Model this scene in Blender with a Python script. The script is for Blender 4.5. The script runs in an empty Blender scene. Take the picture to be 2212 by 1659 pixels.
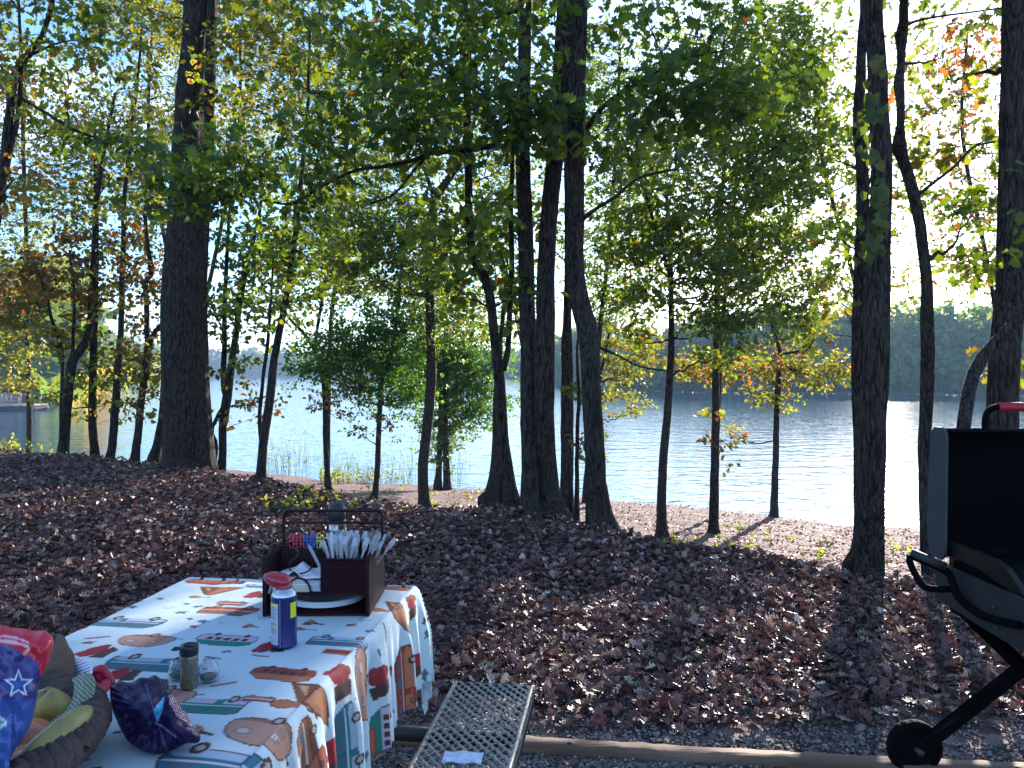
import bpy, math, random
import numpy as np
random.seed(7); RNG = np.random.default_rng(7)
SC = bpy.context.scene
COL = SC.collection
R = math.radians
# ------------------------------------------------------------------ camera model
F = 1662.0; CX, CY = 1106.0, 829.5; CAMZ = 1.55
PITCH = -math.atan(29.5 / F)
WATER = -2.45
def ray(x, y):
    u = (x - CX) / F; v = -(y - CY) / F
    return np.array([u, math.cos(PITCH) - v * math.sin(PITCH), math.sin(PITCH) + v * math.cos(PITCH)])
def atY(x, y, Y):
    d = ray(x, y); d = d / d[1] * Y
    return np.array([d[0], Y, d[2] + CAMZ])
def atZ(x, y, z):
    d = ray(x, y); t = (z - CAMZ) / d[2]
    return np.array([d[0] * t, d[1] * t, z])
# ------------------------------------------------------------------ terrain
CR = np.array([[-60, 26], [-22, 18.5], [-9.8, 14.7], [-7.4, 13.6], [-5.2, 12.3], [-3.5, 10.7], [-2.3, 9.5], [-1.05, 8.5], [.36, 8.2], [.96, 7.2],
               [1.56, 6.6], [2.53, 5.66], [2.96, 5.5], [3.5, 5.3], [8, 4.7], [60, 4]])
SH = np.array([[-90, 62], [-40, 42], [-25, 36], [-15, 32.5], [-9.9, 30.2], [-6.8, 28], [-3.4, 26.8], [-.86, 25.6], [2.8, 23.7], [5.4, 22.6], [7.4, 20.8],
               [8.9, 19.8], [10.5, 19.3], [12.6, 19], [25, 18], [90, 14]])
FS = np.array([[-9, 60], [-3, 74], [-.64, 80], [-.60, 84], [-.575, 150], [-.5, 320], [-.42, 480], [-.2, 540], [-.02, 520], [.06, 300], [.1, 200],
               [.16, 152], [.3, 136], [.5, 130], [.66, 122], [2, 110], [9, 90]])
def smooth(t):
    t = np.clip(t, 0, 1); return t * t * (3 - 2 * t)
def bump2(X, Y):
    return (.025 * np.sin(X * 1.7 + .6 * Y) * np.sin(Y * 1.3 - .4 * X) + .015 * np.sin(X * 4.1 - Y * 2.2 + 1) + .012 * np.sin(Y * 5.3 + X * 3.1))
def ground_z(X, Y):
    X = np.asarray(X, float); Y = np.asarray(Y, float)
    c = np.interp(X, CR[:, 0], CR[:, 1]); s = np.interp(X, SH[:, 0], SH[:, 1])
    d = Y - c
    fall = 2.7
    steep = -1.0 * smooth(np.clip(d / fall, 0, 1) * .5 + 0) * 2
    t = (Y - c - fall) / np.maximum(s - c - fall, 1)
    lower = -1.05 - 1.40 * np.clip(t, 0, None) ** .9 * 1.0
    lower = np.where(t > 1, -2.45 - (Y - s) * .12, lower)
    z = np.where(d <= 0, 0, np.where(d < fall, -1.05 * np.clip(d / fall, 0, 1) ** 1.0, lower))
    z = z + bump2(X, Y) * np.clip((Y - 3.2) / 1.5, 0, 1)
    z = np.maximum(z, -6)
    u = X / np.maximum(Y, 1)
    f = np.interp(u, FS[:, 0], FS[:, 1])
    dd = Y - f
    far = WATER + np.where(dd < 0, dd * .1, np.minimum(dd * .06, 6 + dd * .004))
    far = np.where(Y < 50, -9, far)
    return np.maximum(z, far)
def gz(x, y): return float(ground_z(np.array([x]), np.array([y]))[0])
HY = np.arange(2.5, 82, .02)
def hit(x, y):
    d = ray(x, y); X = d[0] / d[1] * HY; z = d[2] / d[1] * HY + CAMZ; g = ground_z(X, HY)
    k = np.nonzero(z <= g)[0]
    return None if len(k) == 0 else np.array([X[k[0]], HY[k[0]], g[k[0]]])
# ------------------------------------------------------------------ object helpers
def tag(o, label=None, cat=None, group=None, kind=None):
    if label: o['label'] = label
    if cat: o['category'] = cat
    if group: o['group'] = group
    if kind: o['kind'] = kind
    return o
def empty(name, loc, label, cat, group=None, rz=0):
    o = bpy.data.objects.new(name, None); COL.objects.link(o)
    o.location = loc; o.rotation_euler.z = rz; o.empty_display_size = .1
    return tag(o, label, cat, group)
class MB:
    """collects vertices and faces (tris / quads), optional vertex colours and material index"""
    def __init__(s): s.v = []; s.f = []; s.n = 0; s.c = []; s.m = []
    def add(s, v, f, col=None, mi=0):
        v = np.asarray(v, float).reshape(-1, 3); s.v.append(v)
        for a in (f if isinstance(f, list) and len(f) and isinstance(f[0], np.ndarray) and f[0].ndim == 2 else [f]):
            if isinstance(a, np.ndarray): s.f.append((a + s.n, mi))
            else:
                for q in a: s.f.append((np.array([q]) + s.n, mi))
        if col is None: col = (1, 1, 1)
        c = np.asarray(col, float)
        if c.ndim == 1: c = np.repeat(c[None, :], len(v), 0)
        s.c.append(c); s.n += len(v)
        return s
    def box(s, lo, hi, M=None, col=None, mi=0):
        x0, y0, z0 = lo; x1, y1, z1 = hi
        v = np.array([[x0, y0, z0], [x1, y0, z0], [x1, y1, z0], [x0, y1, z0], [x0, y0, z1], [x1, y0, z1], [x1, y1, z1], [x0, y1, z1]], float)
        if M is not None: v = v @ M[0].T + M[1]
        f = np.array([[0, 3, 2, 1], [4, 5, 6, 7], [0, 1, 5, 4], [1, 2, 6, 5], [2, 3, 7, 6], [3, 0, 4, 7]])
        return s.add(v, f, col, mi)
    def bbox(s, lo, hi, b=.004, M=None, col=None, mi=0):
        """bevelled box"""
        x0, y0, z0 = lo; x1, y1, z1 = hi; V = []; idx = {}
        for ix, (x, sx) in enumerate(((x0, 1), (x1, -1))):
            for iy, (y, sy) in enumerate(((y0, 1), (y1, -1))):
                for iz, (z, sz) in enumerate(((z0, 1), (z1, -1))):
                    for k in range(3):
                        p = [x + sx * b, y + sy * b, z + sz * b]; p[k] = (x, y, z)[k]
                        idx[(ix, iy, iz, k)] = len(V); V.append(p)
        f = []
        def q(*a): f.append(tuple(idx[i] for i in a))
        for s_ in (0, 1):
            q((s_, 0, 0, 0), (s_, 1, 0, 0), (s_, 1, 1, 0), (s_, 0, 1, 0)); q((0, s_, 0, 1), (1, s_, 0, 1), (1, s_, 1, 1), (0, s_, 1, 1)); q((0, 0, s_, 2), (1, 0, s_, 2), (1, 1, s_, 2), (0, 1, s_, 2))
            for t_ in (0, 1):
                q((s_, t_, 0, 0), (s_, t_, 1, 0), (s_, t_, 1, 1), (s_, t_, 0, 1)); q((s_, 0, t_, 0), (s_, 1, t_, 0), (s_, 1, t_, 2), (s_, 0, t_, 2)); q((0, s_, t_, 1), (1, s_, t_, 1), (1, s_, t_, 2), (0, s_, t_, 2))
                for w_ in (0, 1): q((s_, t_, w_, 0), (s_, t_, w_, 1), (s_, t_, w_, 2))
        v = np.array(V)
        if M is not None: v = v @ M[0].T + M[1]
        return s.add(v, f, col, mi)
    def tube(s, P, r, sides=8, col=None, cap=True, mi=0, rough=None):
        P = np.asarray(P, float); n = len(P); r = np.broadcast_to(np.asarray(r, float), (n,))
        T = np.gradient(P, axis=0); T /= np.linalg.norm(T, axis=1)[:, None] + 1e-9
        a = np.array([0, 0, 1.]) if abs(T[0][2]) < .9 else np.array([0, 1., 0])
        U = np.zeros_like(P); u = a - T[0] * (a @ T[0]); u /= np.linalg.norm(u)
        for i in range(n):
            u = u - T[i] * (u @ T[i]); u /= np.linalg.norm(u) + 1e-9; U[i] = u
        W = np.cross(T, U); th = np.arange(sides) / sides * 2 * math.pi
        rr = r[:, None] * np.ones((1, sides))
        if rough is not None: rr = rr * rough(n, sides, th)
        V = P[:, None, :] + rr[:, :, None] * (np.cos(th)[None, :, None] * U[:, None, :] + np.sin(th)[None, :, None] * W[:, None, :])
        V = V.reshape(-1, 3)
        i = np.arange(n - 1)[:, None] * sides; j = np.arange(sides)[None, :]; k = (j + 1) % sides
        f = np.stack([i + j, i + k, i + sides + k, i + sides + j], -1).reshape(-1, 4)
        fs = [f]
        if cap and sides > 3:
            V = np.vstack([V, P[0], P[-1]]); c0 = n * sides; jj = np.arange(sides); kk = (jj + 1) % sides
            fs.append(np.stack([kk, jj, np.full(sides, c0)], -1)); b = (n - 1) * sides
            fs.append(np.stack([b + jj, b + kk, np.full(sides, c0 + 1)], -1))
        return s.add(V, fs, col, mi)
    def lathe(s, prof, sides=24, loc=(0, 0, 0), col=None, sx=1, sy=1, mi=0):
        prof = np.asarray(prof, float); n = len(prof); th = np.arange(sides) / sides * 2 * math.pi
        V = np.stack([prof[:, 0][:, None] * np.cos(th) * sx, prof[:, 0][:, None] * np.sin(th) * sy, prof[:, 1][:, None] * np.ones(sides)], -1).reshape(-1, 3) + np.array(loc)
        i = np.arange(n - 1)[:, None] * sides; j = np.arange(sides)[None, :]; k = (j + 1) % sides
        return s.add(V, [np.stack([i + j, i + k, i + sides + k, i + sides + j], -1).reshape(-1, 4)], col, mi)
    def grid(s, V, col=None, mi=0, closeu=False):
        n, m, _ = V.shape; i = np.arange(n - 1)[:, None] * m
        j = np.arange(m if closeu else m - 1)[None, :]; k = (j + 1) % m
        return s.add(V.reshape(-1, 3), [np.stack([i + j, i + k, i + m + k, i + m + j], -1).reshape(-1, 4)], col, mi)
    def build(s, name, mat, parent=None, smooth=True, loc=None, sub=0):
        V = np.concatenate(s.v).astype(np.float32); me = bpy.data.meshes.new(name)
        me.vertices.add(len(V))
        fl = [f for f, _ in s.f]
        lt = np.concatenate([np.full(len(f), f.shape[1]) for f in fl]).astype(np.int32)
        vi = np.concatenate([f.reshape(-1) for f in fl]).astype(np.int32)
        mi = np.concatenate([np.full(len(f), m) for f, m in s.f]).astype(np.int32)
        me.loops.add(len(vi)); me.polygons.add(len(lt))
        me.vertices.foreach_set('co', V.reshape(-1)); me.loops.foreach_set('vertex_index', vi)
        me.polygons.foreach_set('loop_start', np.concatenate([[0], np.cumsum(lt)[:-1]]).astype(np.int32))
        me.polygons.foreach_set('use_smooth', np.full(len(lt), smooth))
        for m in (mat if isinstance(mat, (list, tuple)) else [mat]): me.materials.append(m)
        me.polygons.foreach_set('material_index', mi)
        ca = me.color_attributes.new('tint', 'FLOAT_COLOR', 'POINT')
        C = np.concatenate(s.c); C = np.hstack([C, np.ones((len(C), 1))]).astype(np.float32)
        ca.data.foreach_set('color', C.reshape(-1))
        me.update(calc_edges=True); me.validate()
        o = bpy.data.objects.new(name, me); COL.objects.link(o)
        if parent is not None:
            o.parent = parent
            if loc is None:   # world coordinates given: take the parent's own offset off
                p = parent; off = np.zeros(3)
                while p is not None: off += np.array(p.location); p = p.parent
                if parent.rotation_euler.z == 0: o.location = -off
        if loc is not None: o.location = loc
        if sub:
            md = o.modifiers.new('sub', 'SUBSURF'); md.levels = sub; md.render_levels = sub
        return o
def rotz(a, t=(0, 0, 0)):
    c, s = math.cos(a), math.sin(a); return (np.array([[c, -s, 0], [s, c, 0], [0, 0, 1.]]), np.array(t, float))
def catmull(P, k=6):
    P = np.asarray(P, float); Q = np.vstack([2 * P[0] - P[1], P, 2 * P[-1] - P[-2]]); out = []
    for i in range(1, len(Q) - 2):
        for t in np.arange(k) / k:
            a, b, c, d = Q[i - 1], Q[i], Q[i + 1], Q[i + 2]
            out.append(.5 * ((2 * b) + (c - a) * t + (2 * a - 5 * b + 4 * c - d) * t * t + (3 * b - a - 3 * c + d) * t ** 3))
    out.append(P[-1]); return np.array(out)
# ------------------------------------------------------------------ materials
def newmat(name):
    m = bpy.data.materials.new(name); m.use_nodes = True; nt = m.node_tree
    return m, nt, nt.nodes['Principled BSDF'], nt.nodes.new, nt.links.new
def mat(name, col, rough=.6, metal=0, bump=0, bscale=40, var=0, vscale=6, spec=.5, tint=False, trans=0, ior=1.45, coat=0, stretch=(1, 1, 1), bdist=.01):
    m, nt, p, N, L = newmat(name)
    p.inputs['Roughness'].default_value = rough; p.inputs['Metallic'].default_value = metal
    p.inputs['Specular IOR Level'].default_value = spec; p.inputs['Transmission Weight'].default_value = trans; p.inputs['IOR'].default_value = ior
    p.inputs['Coat Weight'].default_value = coat
    src = None
    if tint:
        a = N('ShaderNodeAttribute'); a.attribute_name = 'tint'; src = a.outputs['Color']
    else: p.inputs['Base Color'].default_value = (*col, 1)
    tc = N('ShaderNodeTexCoord'); mp = N('ShaderNodeMapping'); mp.inputs['Scale'].default_value = stretch; L(tc.outputs['Object'], mp.inputs['Vector'])
    if var:
        n = N('ShaderNodeTexNoise'); n.inputs['Scale'].default_value = vscale; n.inputs['Detail'].default_value = 6; L(mp.outputs['Vector'], n.inputs['Vector'])
        r = N('ShaderNodeMapRange'); r.inputs['From Min'].default_value = .3; r.inputs['From Max'].default_value = .7
        r.inputs['To Min'].default_value = 1 - var; r.inputs['To Max'].default_value = 1 + var; L(n.outputs['Fac'], r.inputs['Value'])
        x = N('ShaderNodeVectorMath'); x.operation = 'SCALE'; L(r.outputs['Result'], x.inputs['Scale'])
        if src: L(src, x.inputs[0])
        else: x.inputs[0].default_value = col
        src = x.outputs[0]
    if src: L(src, p.inputs['Base Color'])
    if bump:
        n = N('ShaderNodeTexNoise'); n.inputs['Scale'].default_value = bscale; n.inputs['Detail'].default_value = 5; L(mp.outputs['Vector'], n.inputs['Vector'])
        b = N('ShaderNodeBump'); b.inputs['Strength'].default_value = bump; b.inputs['Distance'].default_value = bdist; L(n.outputs['Fac'], b.inputs['Height']); L(b.outputs['Normal'], p.inputs['Normal'])
    return m
def leaf_mat(name, trans=.5, rough=.5, boost=(2.2, 2.1, .7), spec=.35):
    m, nt, p, N, L = newmat(name)
    a = N('ShaderNodeAttribute'); a.attribute_name = 'tint'
    p.inputs['Roughness'].default_value = rough; p.inputs['Specular IOR Level'].default_value = spec
    L(a.outputs['Color'], p.inputs['Base Color'])
    v = N('ShaderNodeVectorMath'); v.operation = 'MULTIPLY'; L(a.outputs['Color'], v.inputs[0]); v.inputs[1].default_value = boost
    t = N('ShaderNodeBsdfTranslucent'); L(v.outputs[0], t.inputs['Color'])
    mx = N('ShaderNodeMixShader'); mx.inputs[0].default_value = trans; L(p.outputs[0], mx.inputs[1]); L(t.outputs[0], mx.inputs[2])
    L(mx.outputs[0], nt.nodes['Material Output'].inputs['Surface'])
    return m
def bark_mat(name, c1, c2):
    m, nt, p, N, L = newmat(name)
    tc = N('ShaderNodeTexCoord'); mp = N('ShaderNodeMapping'); mp.inputs['Scale'].default_value = (1, 1, .16); L(tc.outputs['Object'], mp.inputs['Vector'])
    n = N('ShaderNodeTexNoise'); n.inputs['Scale'].default_value = 40; n.inputs['Detail'].default_value = 8; n.inputs['Distortion'].default_value = .3; L(mp.outputs['Vector'], n.inputs['Vector'])
    vo = N('ShaderNodeTexVoronoi'); vo.feature = 'DISTANCE_TO_EDGE'; vo.inputs['Scale'].default_value = 42; L(mp.outputs['Vector'], vo.inputs['Vector'])
    n2 = N('ShaderNodeTexNoise'); n2.inputs['Scale'].default_value = 3; n2.inputs['Detail'].default_value = 4; L(tc.outputs['Object'], n2.inputs['Vector'])
    ad = N('ShaderNodeMath'); ad.operation = 'MULTIPLY_ADD'; L(vo.outputs['Distance'], ad.inputs[0]); ad.inputs[1].default_value = .8; L(n.outputs['Fac'], ad.inputs[2])
    r = N('ShaderNodeValToRGB'); r.color_ramp.elements[0].color = (*c1, 1); r.color_ramp.elements[1].color = (*c2, 1)
    r.color_ramp.elements[0].position = .45; r.color_ramp.elements[1].position = .80; L(ad.outputs[0], r.inputs[0])
    mx = N('ShaderNodeMix'); mx.data_type = 'RGBA'; L(r.outputs[0], mx.inputs[6]); mx.inputs[7].default_value = (.055, .052, .043, 1)
    mr = N('ShaderNodeMapRange'); mr.inputs['From Min'].default_value = .55; mr.inputs['From Max'].default_value = .75; mr.inputs['To Max'].default_value = .5; L(n2.outputs['Fac'], mr.inputs['Value']); L(mr.outputs[0], mx.inputs[0])
    L(mx.outputs[2], p.inputs['Base Color']); p.inputs['Roughness'].default_value = .9; p.inputs['Specular IOR Level'].default_value = .2
    b = N('ShaderNodeBump'); b.inputs['Strength'].default_value = 1; b.inputs['Distance'].default_value = .045; L(ad.outputs[0], b.inputs['Height']); L(b.outputs['Normal'], p.inputs['Normal'])
    return m
M_leaf = leaf_mat('foliage', .5, .45, (2.7, 2.25, .4))
M_litter = leaf_mat('dry_leaf', .12, .5, (1.2, 1, .8), .32)
M_bark = bark_mat('bark', (.011, .008, .007), (.078, .058, .048))
M_metal_dark = mat('dark_enamel', (.02, .02, .022), .35, .4, .1, 60)
# ------------------------------------------------------------------ leaves
def leaf_template(kind):
    if kind == 'oak':
        t = np.array([0, .14, .28, .42, .56, .70, .84, 1.]); w = np.array([.02, .12, .30, .15, .42, .18, .34, .0])
    elif kind == 'mid':
        t = np.array([0, .3, .65, 1.]); w = np.array([.02, .33, .36, 0])
    else:
        t = np.array([0, .5, 1.]); w = np.array([.03, .42, 0])
    n = len(t); V = np.zeros((n, 3, 3))
    for i in range(n):
        V[i, 0] = (-w[i], t[i] - (.05 if kind == 'oak' and i % 2 == 0 else 0), .25 * w[i]); V[i, 1] = (0, t[i], 0); V[i, 2] = (w[i], t[i] - (.05 if kind == 'oak' and i % 2 == 0 else 0), .25 * w[i])
    f = []
    for i in range(n - 1):
        for j in (0, 1): f.append((i * 3 + j, i * 3 + j + 1, i * 3 + j + 4, i * 3 + j + 3))
    return V.reshape(-1, 3), np.array(f)
TPL = {k: leaf_template(k) for k in ('oak', 'mid', 'far')}
def leaves(mb, P, D, Nn, S, C, kind, curl=0.25, curlx=0.):
    """P positions, D direction of the midrib, Nn rough normal, S size, C colour"""
    V, f = TPL[kind]; n = len(P)
    D = D / (np.linalg.norm(D, axis=1)[:, None] + 1e-9)
    X = np.cross(D, Nn); X /= np.linalg.norm(X, axis=1)[:, None] + 1e-9
    Z = np.cross(X, D)
    cu = RNG.normal(curl, abs(curl) * .7 + .02, n); cx = RNG.normal(curlx, .35 * (curlx != 0) + .12, n)
    y = V[:, 1][None, :]; x = V[:, 0][None, :] * np.ones((n, 1)); asp = RNG.uniform(.75, 1.15, n)[:, None]
    z = V[:, 2][None, :] - cu[:, None] * y * y + cx[:, None] * 2.5 * x * x
    W = P[:, None, :] + S[:, None, None] * ((x * asp)[:, :, None] * X[:, None, :] + (y * np.ones((n, 1)))[:, :, None] * D[:, None, :] + z[:, :, None] * Z[:, None, :])
    k = V.shape[0]
    ff = (f[None, :, :] + (np.arange(n) * k)[:, None, None]).reshape(-1, 4)
    mb.add(W.reshape(-1, 3), [ff], np.repeat(C, k, 0))
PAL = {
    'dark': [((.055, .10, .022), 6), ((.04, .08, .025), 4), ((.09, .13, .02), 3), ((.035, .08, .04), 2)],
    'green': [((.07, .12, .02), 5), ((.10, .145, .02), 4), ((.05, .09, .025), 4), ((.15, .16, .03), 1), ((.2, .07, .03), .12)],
    'olive': [((.11, .14, .03), 5), ((.14, .15, .035), 4), ((.08, .12, .03), 4), ((.15, .10, .04), 1.4), ((.13, .05, .03), .5)],
    'rust': [((.12, .045, .03), 4), ((.10, .05, .035), 3), ((.10, .11, .03), 5), ((.14, .10, .04), 3), ((.18, .05, .04), .8)],
    'yellow': [((.12, .13, .035), 4), ((.09, .12, .03), 6), ((.16, .11, .04), 1.5), ((.11, .14, .03), 3)],
    'mixred': [((.10, .14, .04), 6), ((.17, .07, .06), 3), ((.13, .13, .04), 2), ((.20, .06, .06), .8)],
    'shade': [((.04, .11, .03), 5), ((.05, .13, .03), 4), ((.07, .15, .03), 2)],
}
def pick(pal, n):
    cs = np.array([c for c, _ in PAL[pal]]); w = np.array([w for _, w in PAL[pal]], float); w /= w.sum()
    c = cs[RNG.choice(len(cs), n, p=w)]
    return c * RNG.uniform(.75, 1.3, (n, 1))
def unit(n):
    v = RNG.normal(size=(n, 3)); return v / np.linalg.norm(v, axis=1)[:, None]
def trunk_rough(seed, amp):
    rs = np.random.default_rng(seed)
    def f(n, sides, th):
        out = np.ones((n, sides)); zz = np.arange(n)[:, None] * .35
        for k, a in ((3, amp), (5, amp * .8), (9, amp * .6)):
            out = out + a * np.sin(k * th[None, :] + rs.uniform(0, 6) + .6 * np.sin(zz * rs.uniform(.2, .6) + rs.uniform(0, 6)))
        return out + rs.normal(0, amp * .35, (n, sides))
    return f
SUN_AZ = math.atan2(819, F); SUN_EL = R(15.6)
SV = np.array([math.sin(SUN_AZ) * math.cos(SUN_EL), math.cos(SUN_AZ) * math.cos(SUN_EL), math.sin(SUN_EL)])
# openings in the crowns through which the low sun reaches the table and the ground
GAPS = []
for (x, y, r) in [(430, 1262, .06), (470, 1275, .07), (520, 1290, .07), (570, 1296, .06), (380, 1330, .05), (440, 1310, .05), (500, 1290, .06), (330, 1365, .05)]: GAPS.append((atZ(x, y, .77), r))
for (x, y, r) in [(905, 1300, .09), (880, 1340, .09), (850, 1400, .10), (800, 1440, .08), (860, 1480, .10), (780, 1520, .08), (700, 1600, .07), (840, 1560, .08), (600, 1640, .08)]: GAPS.append((atZ(x, y, .66), r))
_r = random.Random(11)
for _ in range(46): GAPS.append((atZ(_r.uniform(950, 2200), 1290 + 340 * _r.random(), 0.), _r.uniform(.05, .15)))
for _ in range(12): GAPS.append((atZ(_r.uniform(0, 900), _r.uniform(1080, 1200), 0.), _r.uniform(.06, .14)))
def open_gaps(P, mg=.05):
    keep = np.ones(len(P), bool)
    for g, r in GAPS:
        d = P - g; t = d @ SV; q = np.linalg.norm(d - t[:, None] * SV, axis=1); keep &= ~((q < r + mg) & (t > 0))
    return keep
NTREE = 0; ODK = 1.45
def tree(name, label, Y, stems, clouds=(), limbs=(), pal='green', leaf=.10, kind='mid', group=None, cat='tree', base=None, sides=14, dep=None):
    """stems / limbs: lists of (photo x, photo y, photo width) turned into real 3-D points at depth Y"""
    global NTREE; NTREE += 1
    rs = random.Random(NTREE * 13)
    b0 = atY(stems[0][0][0], stems[0][0][1], Y); zb = gz(b0[0], Y)
    root = empty(name, (b0[0], Y, zb), label, cat, group)
    tr = MB(); skel = []
    for si, st in enumerate(stems):
        pts = []; rad = []
        ph = rs.uniform(0, 6)
        for i, q in enumerate(st):
            yy = Y + (q[3] if len(q) > 3 else (.12 * math.sin(ph + i * .9) if i else 0))
            p = atY(q[0], q[1], yy)
            pts.append(p); rad.append(q[2] / 2 / F * yy)
        pts = np.array(pts); rad = np.array(rad)
        if si == 0 or st[0][1] > stems[0][0][1] - 40:      # reaches the ground: sink it, with a flare at the foot
            foot = pts[0].copy(); foot[2] = gz(foot[0], foot[1]) - .12
            if pts[0][2] - foot[2] > .02:
                pts = np.vstack([foot, pts]); rad = np.concatenate([[rad[0] * 1.12], rad])
        C = catmull(np.hstack([pts, rad[:, None]]), 8)
        L = np.concatenate([[0], np.cumsum(np.linalg.norm(np.diff(C[:, :3], axis=0), axis=1))])
        m = max(6, int(L[-1] / .12)); s = np.linspace(0, L[-1], m)
        C = np.stack([np.interp(s, L, C[:, k]) for k in range(4)], 1)
        wob = np.cumsum(np.random.default_rng(NTREE * 7 + si).normal(0, .0035, (m, 2)), 0); wob -= np.linspace(0, 1, m)[:, None] * wob[-1]
        C[:, :2] += wob
        tr.tube(C[:, :3], np.maximum(C[:, 3], .004), sides if C[:, 3].max() > .04 else 8, rough=trunk_rough(NTREE * 5 + si, .028))
        skel += [(c[:3], c[3]) for c in C[::3]]
    for lb in limbs:
        pts = np.array([atY(q[0], q[1], Y + (q[3] if len(q) > 3 else 0)) for q in lb]); rad = np.array([q[2] / 2 / F * Y for q in lb])
        C = catmull(np.hstack([pts, rad[:, None]]), 6)
        tr.tube(C[:, :3], np.maximum(C[:, 3], .004), 8, rough=trunk_rough(NTREE, .04))
        skel += [(c[:3], c[3]) for c in C[::2]]
    cr = MB(); nl = 0
    for cl in clouds:
        cx, cy, rx, ry, od = cl[:5]; dy = cl[5] if len(cl) > 5 else 0; rd = cl[6] if len(cl) > 6 else 1.0; pl = cl[7] if len(cl) > 7 else pal
        Yc = Y + dy; c = atY(cx, cy, Yc); ax = np.array([rx / F * Yc, rd, ry / F * Yc])
        per = 15
        area = per * leaf * leaf * .5 * .55 * (F / Yc) ** 2
        n = max(3, int(od * ODK * math.pi * rx * ry / area))
        SP = np.array([s for s, _ in skel]); SR = np.array([r for _, r in skel])
        nlimb = max(1, min(5, int(n / 14)))
        for k in range(nlimb):
            tgt = c + unit(1)[0] * ax * .6
            d = np.linalg.norm((SP - tgt) * np.array([1, 1, 1.0]), axis=1) + 2.2 * np.maximum(0, SP[:, 2] - tgt[2] + .2)
            j = int(np.argmin(d)); a = SP[j]; r0 = min(SR[j] * .5, .008 + .012 * np.linalg.norm(tgt - a))
            mid = (a + tgt) / 2 + np.array([0, 0, -.05 * np.linalg.norm(tgt - a)]) + RNG.normal(0, .06 * np.linalg.norm(tgt - a), 3)
            Q = catmull(np.array([a, mid, tgt]), 6)
            Q[1:-1] += RNG.normal(0, .015 * np.linalg.norm(tgt - a), (len(Q) - 2, 3))
            rr = np.linspace(r0, max(.003, r0 * .25), len(Q)); tr.tube(Q, rr, 5, cap=False)
            skel += [(q, r) for q, r in zip(Q[3:], rr[3:])]
        SP = np.array([s for s, _ in skel]); SR = np.array([r for _, r in skel])
        U = RNG.normal(0, .60, (n, 3)); q_ = np.linalg.norm(U, axis=1)[:, None]; U = U / np.maximum(1, q_ / 1.3)
        K = max(2, n // 7); cen = RNG.normal(0, .5, (K, 3)); U = U * .88 + cen[RNG.integers(0, K, n)] * .30
        tips = c + U * ax
        TW = []
        for t in tips:
            d = np.linalg.norm(SP - t, axis=1) + 1.5 * np.maximum(0, SP[:, 2] - t[2]); j = int(np.argmin(d)); a = SP[j]
            l = np.linalg.norm(t - a)
            mid = (a + t) / 2 + np.array([0, 0, .08 * l]) + RNG.normal(0, .05 * l, 3)
            tr.tube(np.array([a, mid, t]), np.array([min(.010, SR[j] * .6, .003 + .004 * l), .0035, .0018]), 3, cap=False)
            TW.append((t - a) / (l + 1e-6))
        TW = np.array(TW)
        m = n * per; idx = np.repeat(np.arange(n), per)
        off = unit(m) * RNG.uniform(.2, 1, (m, 1)) * np.array([1.75, 1.75, 1.0]) * leaf * 1.2
        P = tips[idx] + off - TW[idx] * RNG.uniform(0, 2.0, (m, 1)) * leaf
        D = off / (np.linalg.norm(off, axis=1)[:, None]) + TW[idx] * .4 + unit(m) * .5 + np.array([0, 0, -.35])
        Nn = unit(m) * .75 + np.array([0, 0, .55])
        C = pick(pl, m) * np.repeat(RNG.uniform(.8, 1.2, (n, 1)), per, 0)
        kp = open_gaps(P); m = int(kp.sum())
        if m == 0: continue
        leaves(cr, P[kp], D[kp], Nn[kp], RNG.uniform(.55, 1.3, m) * leaf, C[kp], kind)
        nl += m
    tr.build('trunk', M_bark, root)
    if nl: cr.build('crown', M_leaf, root, smooth=False)
    return root, nl
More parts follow.
